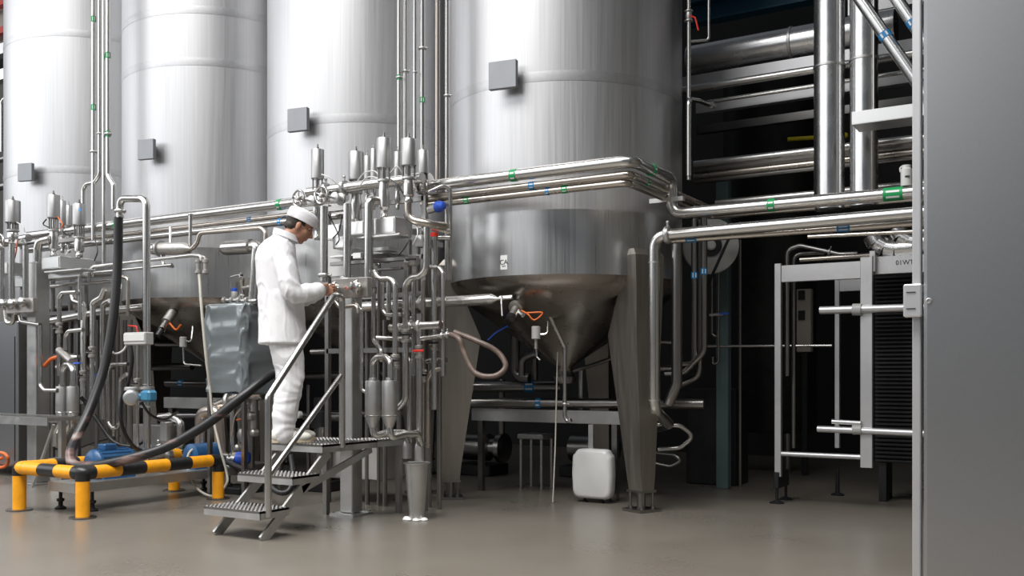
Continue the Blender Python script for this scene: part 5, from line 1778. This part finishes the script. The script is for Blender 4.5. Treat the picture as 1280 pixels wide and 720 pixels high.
def worker():
    loc = PF(362, 553, .60)
    loc.z = .607
    root = thing('person', 'worker in white cap, coat and trousers on the platform, head bent over the valve plate', 'person', loc)
    root.rotation_euler = (0, 0, YAW + math.radians(14))
    # hands: both reach to the knobs of the plate. local x = facing, y = left, z = up
    RS, RE, RW = (-.065, -.185, 1.375), (.035, -.245, 1.085), (.215, -.165, 1.105)
    LS, LE, LW = (-.055, .185, 1.375), (.07, .235, 1.09), (.235, .10, 1.115)
    # ---- body (one continuous mesh): head, neck, trunk, arms, hands, legs
    m = MB()
    T = Matrix.Rotation(math.radians(30), 3, 'Y')        # head pitched down
    hc = Vector((.078, 0, 1.592))

    def H(x, y, z):
        return hc + T @ Vector((x, y, z))
    m.sphere(H(-.012, 0, .022), (.098, .076, .098), 24, 16, T)
    m.sphere(H(.030, 0, -.035), (.062, .058, .085), 20, 14, T)       # face
    m.sphere(H(.052, 0, -.100), (.030, .032, .024), 14, 10, T)       # chin
    m.sphere(H(.020, 0, -.085), (.050, .052, .034), 16, 10, T)       # jaw
    m.sphere(H(.072, 0, .022), (.020, .052, .012), 14, 8, T)         # brow
    m.tube([H(.082, 0, .012), H(.100, 0, -.018), H(.113, 0, -.036), H(.096, 0, -.046)], [.009, .011, .014, .010], 12)   # nose
    m.sphere(H(.086, 0, -.066), (.012, .022, .007), 12, 8, T)        # upper lip
    m.sphere(H(.083, 0, -.078), (.011, .019, .007), 12, 8, T)        # lower lip
    for s in (-1, 1):
        m.sphere(H(.050, s * .040, -.030), (.030, .020, .024), 12, 8, T)   # cheek
        m.sphere(H(-.008, s * .078, -.020), (.018, .009, .032), 12, 10, T)  # ear
        m.sphere(H(-.006, s * .080, -.042), (.011, .008, .012), 10, 8, T)
    limb(m, [(-.045, 0, 1.42), (-.005, 0, 1.50), (.040, 0, 1.555)], [.062, .056, .060])
    m.rings([ell(-.055, 0, .80, .105, .155), ell(-.06, 0, .95, .10, .145), ell(-.07, 0, 1.15, .105, .155), ell(-.09, 0, 1.30, .105, .165), ell(-.075, 0, 1.40, .08, .14), ell(-.05, 0, 1.45, .06, .07)])
    hips = {}
    for s, (sh, el_, wr) in ((-1, (RS, RE, RW)), (1, (LS, LE, LW))):
        limb(m, [sh, el_], [.052, .042])
        limb(m, [el_, wr], [.042, .027])
        hip, kn, an = (-.045, s * .085, .86), (.005, s * .095, .46), (-.055, s * .10, .09)
        limb(m, [hip, kn], [.085, .056])
        limb(m, [kn, (-.035, s * .10, .33), an], [.055, .056, .036])
        limb(m, [an, (.02, s * .105, .045), (.11, s * .11, .03)], [.036, .034, .022])
        # hand: palm, four fingers, thumb, closing on the knob
        w = Vector(wr)
        f = (Vector((.34, .02 if s < 0 else .03, 1.12)) - w).normalized()
        f = (f + Vector((0, 0, .12))).normalized()
        up = Vector((0, 0, 1))
        side = f.cross(up).normalized()
        inn = side * (1 if s > 0 else -1)            # towards the body mid-line
        palm_c = w + f * .05
        up2 = side.cross(f).normalized()
        Mh = Matrix((f, inn, up2)).transposed()
        m.sphere(palm_c, (.052, .016, .042), 14, 10, Mh)
        m.tube([w, w + f * .03], [.026, .028], 12)
        for i, (o_, ln) in enumerate(((.030, .068), (.010, .078), (-.010, .072), (-.029, .056))):
            b0 = w + f * .086 + up2 * o_
            b1 = b0 + f * ln * .42 + inn * .006
            b2 = b1 + f * ln * .20 + inn * ln * .32
            b3 = b2 - f * ln * .06 + inn * ln * .30
            limb(m, [b0 - f * .02, b0, b1, b2, b3], [.0095, .0095, .009, .0082, .0072], 8, 4)
        t0 = w + f * .030 + up2 * .022 + inn * .010
        limb(m, [t0, t0 + f * .026 + up2 * .018 + inn * .022, t0 + f * .055 + up2 * .016 + inn * .034], [.013, .0105, .0085], 8, 4)
    body = remeshed(m, 'body', 'skin', root, .0052, 3, .5)
    # eyes
    for s in (-1, 1):
        MBt = MB().sphere((0, 0, 0), .0115, 12, 8)
        e = MBt.build('eye', 'white_mark', body)
        e.location = H(.070, s * .031, -.004)
        e2 = MB().sphere((0, 0, 0), .0062, 10, 8).build('iris', 'hair', e)
        e2.location = T @ Vector((.0075, 0, -.002))
        br = MB().tube([H(.083, s * .014, .022), H(.085, s * .030, .027), H(.074, s * .050, .020)], [.003, .0045, .003], 8).build('eyebrow', 'hair', None)
        br.parent = body
    # ---- hair
    m = MB()
    m.sphere(H(-.016, 0, .020), (.101, .080, .098), 24, 16, T)
    m.sphere(H(-.050, 0, -.040), (.058, .066, .050), 18, 12, T)
    hair = remeshed(m, 'hair', 'hair', root, .006, 3, .5, wrinkle=lambda c: .002 * noise.noise(c * 90))
    # cut the hair away from the face: keep points behind the ear line
    import bmesh
    bm = bmesh.new()
    bm.from_mesh(hair.data)
    Ti = T.inverted()
    dele = []
    for v in bm.verts:
        q = Ti @ (v.co - hc)
        if q.x > .035 + max(0, q.z - .02) * .6 or (q.x > -.022 and q.z < -.005) or q.z < -.070:
            dele.append(v)
    bmesh.ops.delete(bm, geom=dele, context='VERTS')
    bm.to_mesh(hair.data)
    bm.free()
    # ---- cap: soft round cap with an upright band
    m = MB()
    T2 = Matrix.Rotation(math.radians(24), 3, 'Y')
    cc = hc + T @ Vector((-.014, 0, .034))

    def ring(z, hx, hy, off=0.0, n=40):
        return [cc + T2 @ Vector((off + math.cos(2 * math.pi * k / n) * hx, math.sin(2 * math.pi * k / n) * hy, z)) for k in range(n)]
    m.rings([ring(.0, .102, .083, .004), ring(-.012, .107, .088, .004), ring(-.012, .112, .092, .004), ring(.035, .114, .093, .002), ring(.052, .113, .092), ring(.066, .104, .084, -.002),
             ring(.076, .085, .068, -.004), ring(.082, .05, .04, -.004), ring(.084, .01, .01, -.004)])
    cap = m.build('cap', 'cloth', None, 60)
    cap.parent = root
    b = MB().rings([ring(-.014, .1125, .0925, .004), ring(-.013, .1145, .0945, .004), ring(.022, .116, .096, .003), ring(.023, .1135, .0935, .003)]).build('cap_band', 'cloth', None, 60)
    b.parent = cap
    b.location = b.location - cap.location
    # ---- coat
    m = MB()
    m.rings([ell(-.048, 0, .715, .170, .232, e=.88), ell(-.052, 0, .80, .168, .228, e=.9), ell(-.055, 0, .95, .160, .22, e=.9), ell(-.068, 0, 1.10, .158, .215, e=.92), ell(-.085, 0, 1.22, .156, .222), ell(-.095, 0, 1.31, .150, .225, tilt=-.1),
             ell(-.092, 0, 1.385, .135, .205, tilt=-.2), ell(-.072, 0, 1.435, .110, .150, tilt=-.25), ell(-.048, 0, 1.470, .085, .095, tilt=-.3), ell(-.030, 0, 1.505, .074, .076, tilt=-.35), ell(-.020, 0, 1.53, .070, .072, tilt=-.4)])
    for s, (sh, el_, wr) in ((-1, (RS, RE, RW)), (1, (LS, LE, LW))):
        sh, el_, wr = Vector(sh), Vector(el_), Vector(wr)
        limb(m, [sh + Vector((0, -s * .02, -.005)), sh.lerp(el_, .5) + Vector((-.012, s * .012, 0)), el_ + Vector((-.012, s * .008, -.008)), el_.lerp(wr, .5) + Vector((0, 0, -.014)), el_.lerp(wr, .93)], [.086, .076, .070, .062, .048])

    def folds(c):
        f = .006 * (1 - abs(noise.noise(Vector((c.x * 6, c.y * 6, c.z * 2.0)))) * 2.4)
        f += .006 * max(0, 1 - abs(noise.noise(Vector((c.x * 8 + c.z * 5, c.y * 8, c.z * 3.2 - c.x * 6)))) * 6)
        # diagonal pulls around the elbow and armpit
        if c.x > -.02 and c.z > .95 and abs(c.y) > .12:
            f += .004 * math.sin(c.z * 55 + c.x * 70 + 4 * noise.noise(c * 7))
        return f * .8
    coat = remeshed(m, 'coat', 'cloth', root, .0075, 4, .5, wrinkle=folds)
    # collar, back seam vent, pocket flap
    n = 36
    col = []
    for (z, r_, t_) in ((1.485, .082, .35), (1.535, .079, .35), (1.536, .086, .35), (1.49, .095, .35)):
        col.append([Vector((-.028 + math.cos(2 * math.pi * k / n) * r_, math.sin(2 * math.pi * k / n) * r_ * 1.0, z - t_ * math.cos(2 * math.pi * k / n) * r_)) for k in range(n)])
    c_ = MB().rings(col + [col[0]], cap=False).build('collar', 'cloth', None, 60)
    c_.parent = coat
    # ---- trousers
    m = MB()
    m.rings([ell(-.05, 0, .74, .125, .19), ell(-.05, 0, .86, .125, .185), ell(-.055, 0, .97, .11, .17)])
    for s in (-1, 1):
        limb(m, [(-.045, s * .095, .80), (-.012, s * .10, .62), (.002, s * .10, .45), (-.03, s * .105, .25), (-.042, s * .105, .075)], [.118, .108, .094, .086, .080])

    def tfolds(c):
        f = .008 * (1 - abs(noise.noise(Vector((c.x * 9, c.y * 9, c.z * 5)))) * 2.4)
        if c.z < .32:
            f += .0022 * math.sin(c.z * 85 + 5 * noise.noise(c * 7))
        if .36 < c.z < .56:
            f += .002 * math.sin(c.z * 70 + c.x * 60 + 4 * noise.noise(c * 6))
        return f
    remeshed(m, 'trousers', 'cloth', root, .0075, 3, .5, wrinkle=tfolds)
    # ---- shoes
    for s, dx in ((-1, -.01), (1, .03)):
        m = MB()
        y = s * .108
        m.sphere((-.075 + dx, y, .055), (.055, .042, .052), 16, 10)
        m.sphere((.0 + dx, y, .05), (.085, .042, .046), 16, 10)
        m.sphere((.09 + dx, y - s * -.004, .042), (.075, .047, .036), 16, 10)
        m.box((.02 + dx, y, .03), (.18, .07, .04))
        sh = remeshed(m, 'shoe', 'shoe', root, .006, 4, .5)
        pr = []
        for z in (.0, .02):
            pr.append([Vector((.02 + dx + math.cos(2 * math.pi * k / 28) * .148, y + math.sin(2 * math.pi * k / 28) * (.043 + .006 * math.cos(2 * math.pi * k / 28)), z)) for k in range(28)])
        so = MB().rings(pr).build('sole', 'sole', None, 40)
        so.parent = sh
    return root


worker()

# ------------------------------------------------------------------ far end of the hall, left of the tanks
root = thing('hall_frame', 'far steel hall frame with red beams and pale sheeting, left of the tanks', 'building frame', (-15.5, 9.5, 0))
Y = 9.2
for (y0, y1, mt, nm) in ((3, 9, 'red_beam', 'red_beam'), (36, 44, 'red_beam', 'red_beam')):
    za, zb = P(8, y0, Y).z, P(8, y1, Y).z
    MB().box((-14.6, Y - .05, (za + zb) / 2), (5.0, .12, za - zb)).build(nm, mt, root, 0)
z0 = P(8, 50, Y).z
for k in range(8):
    MB().box((-14.6 - 2.2 + k * .62, Y + .15, z0 + 1.4), (.58, .05, 3.0), bev=.015).build('sheet_panel', 'wall_beige', root, 0)
MB().box((-14.6, Y + .15, z0 / 2 - .2), (5.0, .05, z0 - .4)).build('lower_panel', 'panel_brown', root, 0)
for x in (-16.5, -12.3):
    MB().box((x, Y + .3, 4), (.2, .2, 8.0)).build('column', 'panel_brown', root, 0)
for (y, rp, lab, mt) in ((62, 7, 'pale flat girder at the far end beneath the red beams', 'profile'), (94, 3, 'thin far pipe below the pale girder', 'pipe'), (137, 3, 'thin far pipe with a hooked riser beside the farthest tank', 'pipe'),
                         (178, 3, 'dim far pipe halfway up the hall frame', 'pipe_dark'), (232, 5, 'thick far pipe beside the squat canister', 'pipe_dark'), (198, 4, 'dim far pipe above the farthest grey box', 'pipe_dark')):
    a, b = P(-60, y, 8.6), P(40, y, 8.6)
    a.z = b.z = P(8, y, 8.6).z
    if 'girder' in lab:
        tag(MB().box((a + b) / 2, ((b - a).x, .15, .16)).build('steel_beam', mt, None, 0), lab, 'beam')
    else:
        pipe(lab, [a, b], 0, mt, r=rp * mpp(8, 8.6), world=True)
pipe('hooked far riser tube beside the farthest tank', [(2, 190, 8.5), (2, 128, 8.5), (6, 123, 8.5), (20, 123, 8.5)], 2.6, 'pipe', bend=.08)


# ------------------------------------------------------------------ support frames and small clutter of the two stations
for (px0, px1, lab) in ((410, 531, 'slender upright stand carrying the steel boxes of the central station'), (28, 98, 'slender upright stand carrying the steel boxes of the far station')):
    xa, xb = P(px0, 400, 6.27).x, P(px1, 400, 6.27).x
    root = thing('support_stand', lab, 'stand', ((xa + xb) / 2, 6.27, 0))
    for x in (xa, xb):
        MB().box((x, 6.27, 1.28), (.04, .04, 2.56)).build('post', 'pipe_dark', root, 0)
    for z in (1.30, 1.75, 2.05, 2.30, 2.52):
        MB().box(((xa + xb) / 2, 6.265, z), (xb - xa, .03, .04)).build('cross_bar', 'pipe_dark', root, 0)

CB = 'thin signal cables around the central canisters'
UL = ['thin white cable from the lone canister across the thick header', 'thin white cable arching from the wide-domed canister, upper of two', 'thin white cable arching from the wide-domed canister, lower of two',
      'thin black cable hanging beside the upright handwheel pipe', 'thin black cable meeting the small bright box beside the column pipe', 'thin black cable sagging from the swan-neck valve to the trays', 'short white cable below the swan-neck elbow',
      'short white cable bridging the two tall canisters', 'short black cable crossing the thick header between the tall canisters', 'short black cable between the two bright boxes left of the gooseneck']
for (pts, mt) in (
        ([(402, 218, 5.85), (412, 222, 5.85), (424, 232, 5.9), (432, 236, 5.95)], 'white_plastic'),
        ([(447, 226, 6.0), (456, 216, 5.95), (468, 214, 5.9), (474, 220, 5.85)], 'white_plastic'),
        ([(450, 232, 6.0), (458, 222, 5.95), (470, 222, 5.9), (477, 228, 5.85)], 'white_plastic'),
        ([(410, 268, 5.85), (418, 282, 5.85), (424, 298, 5.8), (420, 306, 5.8)], 'rubber'),
        ([(428, 268, 5.8), (424, 288, 5.8), (416, 298, 5.8)], 'rubber'),
        ([(505, 268, 5.9), (512, 290, 5.85), (508, 306, 5.8), (496, 320, 5.8), (484, 318, 5.85)], 'rubber'),
        ([(519, 274, 5.95), (522, 292, 5.9), (516, 306, 5.9)], 'white_plastic'),
        ([(488, 216, 5.85), (496, 208, 5.85), (503, 216, 5.88)], 'white_plastic'),
        ([(488, 224, 5.85), (498, 232, 5.85), (506, 246, 5.88)], 'rubber'),
        ([(440, 300, 5.85), (438, 308, 5.8), (430, 310, 5.8)], 'rubber')):
    pipe(UL.pop(0), pts, .8, mt, curve=True, name='cable', cat='cable', group=CB, n=8)
CB = 'thin signal cables around the far canisters'
UL = ['short white cable at the foot of the squat canister', 'short orange cable at the foot of the tallest far canister', 'short black cable curling under the tallest far canister', 'short white cable on top of the far steel boxes',
      'orange cable along the upright pipe under the squat canister', 'short black cable below the far header near the risers']
for (pts, mt) in (
        ([(21, 278, 5.9), (28, 282, 5.85), (31, 290, 5.85)], 'white_plastic'),
        ([(72, 271, 5.9), (78, 280, 5.85), (76, 286, 5.85)], 'orange'),
        ([(58, 274, 5.85), (54, 280, 5.85), (60, 284, 5.85)], 'rubber'),
        ([(82, 318, 5.85), (88, 312, 5.85), (94, 316, 5.9)], 'white_plastic'),
        ([(22, 300, 5.85), (20, 316, 5.85), (16, 330, 5.85)], 'orange'),
        ([(117, 294, 6.3), (122, 312, 5.95), (118, 326, 5.95)], 'rubber')):
    pipe(UL.pop(0), pts, .8, mt, curve=True, name='cable', cat='cable', group=CB, n=8)

# second rank of uprights behind the bright ones
UG = 'dim slim uprights behind the central station pipes'
UL = ['right behind the square column edge, down to the pale box', 'behind the gap between the twin strainers', 'behind the side inlet of the twin strainers', 'above the left bucket sleeve, behind the double-bent pipe',
      'between the warm-toned upright and the bright red-plugged pipe', 'just right of the bright red-plugged pipe', 'short, under the small box by the swan-neck', 'behind the gooseneck pipe and the J-shaped pipe']
for (x, y0, y1, rp, Y) in ((459, 345, 560, 3, 6.45), (481, 400, 560, 3, 6.5), (499, 360, 575, 3.4, 6.45), (512, 300, 450, 3, 6.5), (537, 300, 560, 2.6, 6.45), (549, 345, 560, 3.2, 6.4), (523, 300, 395, 2.6, 6.4), (473, 330, 470, 2.2, 6.5)):
    Y = 6.305 if (410 < x < 531 or x < 98) else Y
    a, b = P(x, y0, Y), P(x, y1, Y)
    if y1 > 460:
        b.z = 0.0
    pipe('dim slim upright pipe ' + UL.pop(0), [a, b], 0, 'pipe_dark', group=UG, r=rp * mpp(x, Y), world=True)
UG = 'dim slim uprights behind the far station pipes'
UL = ['just right of the far square column', 'above the far twin strainers', 'rising right beside the far twin strainers', 'between the two bent tubes behind the black hose', 'inside the U-shaped looped tube',
      'between the looped tube and the terminal box', 'short, under the wide canister with the blue tag', 'short, beside the white cable of the terminal box']
for (x, y0, y1, rp, Y) in ((66, 345, 480, 2.6, 6.4), (88, 350, 460, 2.4, 6.4), (95, 400, 540, 2.8, 6.4), (121, 400, 540, 2.6, 6.3), (147, 395, 540, 2.4, 6.4), (156, 400, 560, 2.6, 6.5), (108, 350, 420, 2.4, 6.2), (164, 400, 470, 2, 6.3)):
    Y = 6.305 if (410 < x < 531 or x < 98) else Y
    a, b = P(x, y0, Y), P(x, y1, Y)
    if y1 > 460:
        b.z = 0.0
    pipe('dim slim upright pipe ' + UL.pop(0), [a, b], 0, 'pipe_dark', group=UG, r=rp * mpp(x, Y), world=True)
# inline unions and small hand valves
VG = 'small hand valves on the station pipes'
UL = ['with a black lever on the long double-bent pipe', 'with a red lever on the pipe above the bucket sleeve', 'with a black lever on the bright red-plugged pipe', 'with a black lever on the stepped pipe above the strainers',
      'with a black lever on the warm-toned upright pipe', 'with a black lever lying along the dark cross rail', 'with a black lever on the jogged tube by the far strainers', 'with a black lever on the first bent tube behind the hose',
      'with a blue lever on the second bent tube behind the hose', 'with a black lever on the hook-topped tube by the far column', 'with a black lever below the terminal box']
for (x, y, Y, horiz, mt) in ((507, 420, 5.95, 0, 'black_paint'), (524, 440, 6.0, 0, 'red'), (543, 430, 6.1, 0, 'black_paint'), (494, 452, 5.7, 0, 'black_paint'), (529, 470, 6.1, 0, 'black_paint'), (515, 327, 5.95, 1, 'black_paint'),
                             (104, 470, 5.85, 0, 'black_paint'), (115, 440, 5.75, 0, 'black_paint'), (128, 470, 5.9, 0, 'blue_bright'), (74, 410, 5.75, 0, 'black_paint'), (172, 480, 5.8, 0, 'black_paint')):
    c = P(x, y, Y)
    ax = Vector((1, 0, 0)) if horiz else Vector((0, 0, 1))
    root = thing('hand_valve', 'small hand valve ' + UL.pop(0), 'valve', c, VG)
    MB().lathe([(.02, -.055), (.036, -.05), (.036, -.03), (.026, -.025), (.034, 0), (.026, .025), (.036, .03), (.036, .05), (.02, .055)], c, ax, 14).build('valve_body', 'castblock', root)
    MB().cyl(c, c + Vector((0, -.06, 0)), .010, n=8).build('stem', 'satin', root)
    MB().box(c + Vector((.035, -.062, .008)), (.10, .008, .018), bev=.003).build('lever', mt, root, 0)

# dim pipework under the tanks
DG = 'dim horizontal pipes in the shadow below the tanks'
UL = ['in shadow at waist height behind the gooseneck stand and tote', 'in shadow behind the blue transmitter stand', 'in shadow near the floor behind the fat U-bend', 'in shadow at knee height behind the stair handrail',
      'short, in shadow behind the platform deck', 'short, in shadow behind the square column']
for (pts, rp) in (([(60, 432, 8.3), (330, 428, 8.5)], 4), ([(60, 460, 7.8), (240, 458, 8.2)], 4.4), ([(200, 520, 8.4), (540, 516, 8.2)], 4), ([(330, 470, 8.3), (540, 468, 8.0)], 4.6), ([(380, 520, 7.6), (430, 522, 7.6)], 5), ([(390, 440, 7.0), (455, 438, 7.0)], 4)):
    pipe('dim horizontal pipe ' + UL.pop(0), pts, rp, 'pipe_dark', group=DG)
root = thing('dark_pump', 'dark pump with a flanged head between the stair platform and the covered tote', 'pump', P(400, 520, 6.9))
root.location.z = 0
q = P(402, 500, 6.9)
MB().box((q.x, 6.9, .05), (.4, .34, .10), bev=.01).build('base', 'black_metal', root, 0)
MB().lathe([(.05, 0), (.13, .01), (.13, .04), (.10, .05), (.11, .3), (.14, .31), (.14, .34), (.07, .36), (.07, .5)], (q.x, 6.9, .1), n=22).build('pump_body', 'pipe_dark', root)
MB().lathe([(.06, 0), (.08, .01), (.08, .16), (.06, .18), (.06, .3)], (q.x - .02, 6.9, .58), n=20).build('motor', 'black_metal', root)
for dx in (-.13, .13):
    MB().cyl((q.x + dx, 6.86, .1), (q.x + dx, 6.86, 1.0), .018, n=10).build('tie_rod', 'pipe_dark', root)
MB().lathe([(.02, 0), (.035, .005), (.035, .05), (.02, .06)], (q.x - .1, 6.72, .72), (0, -1, 0), 14).build('gauge', 'white_plastic', root)
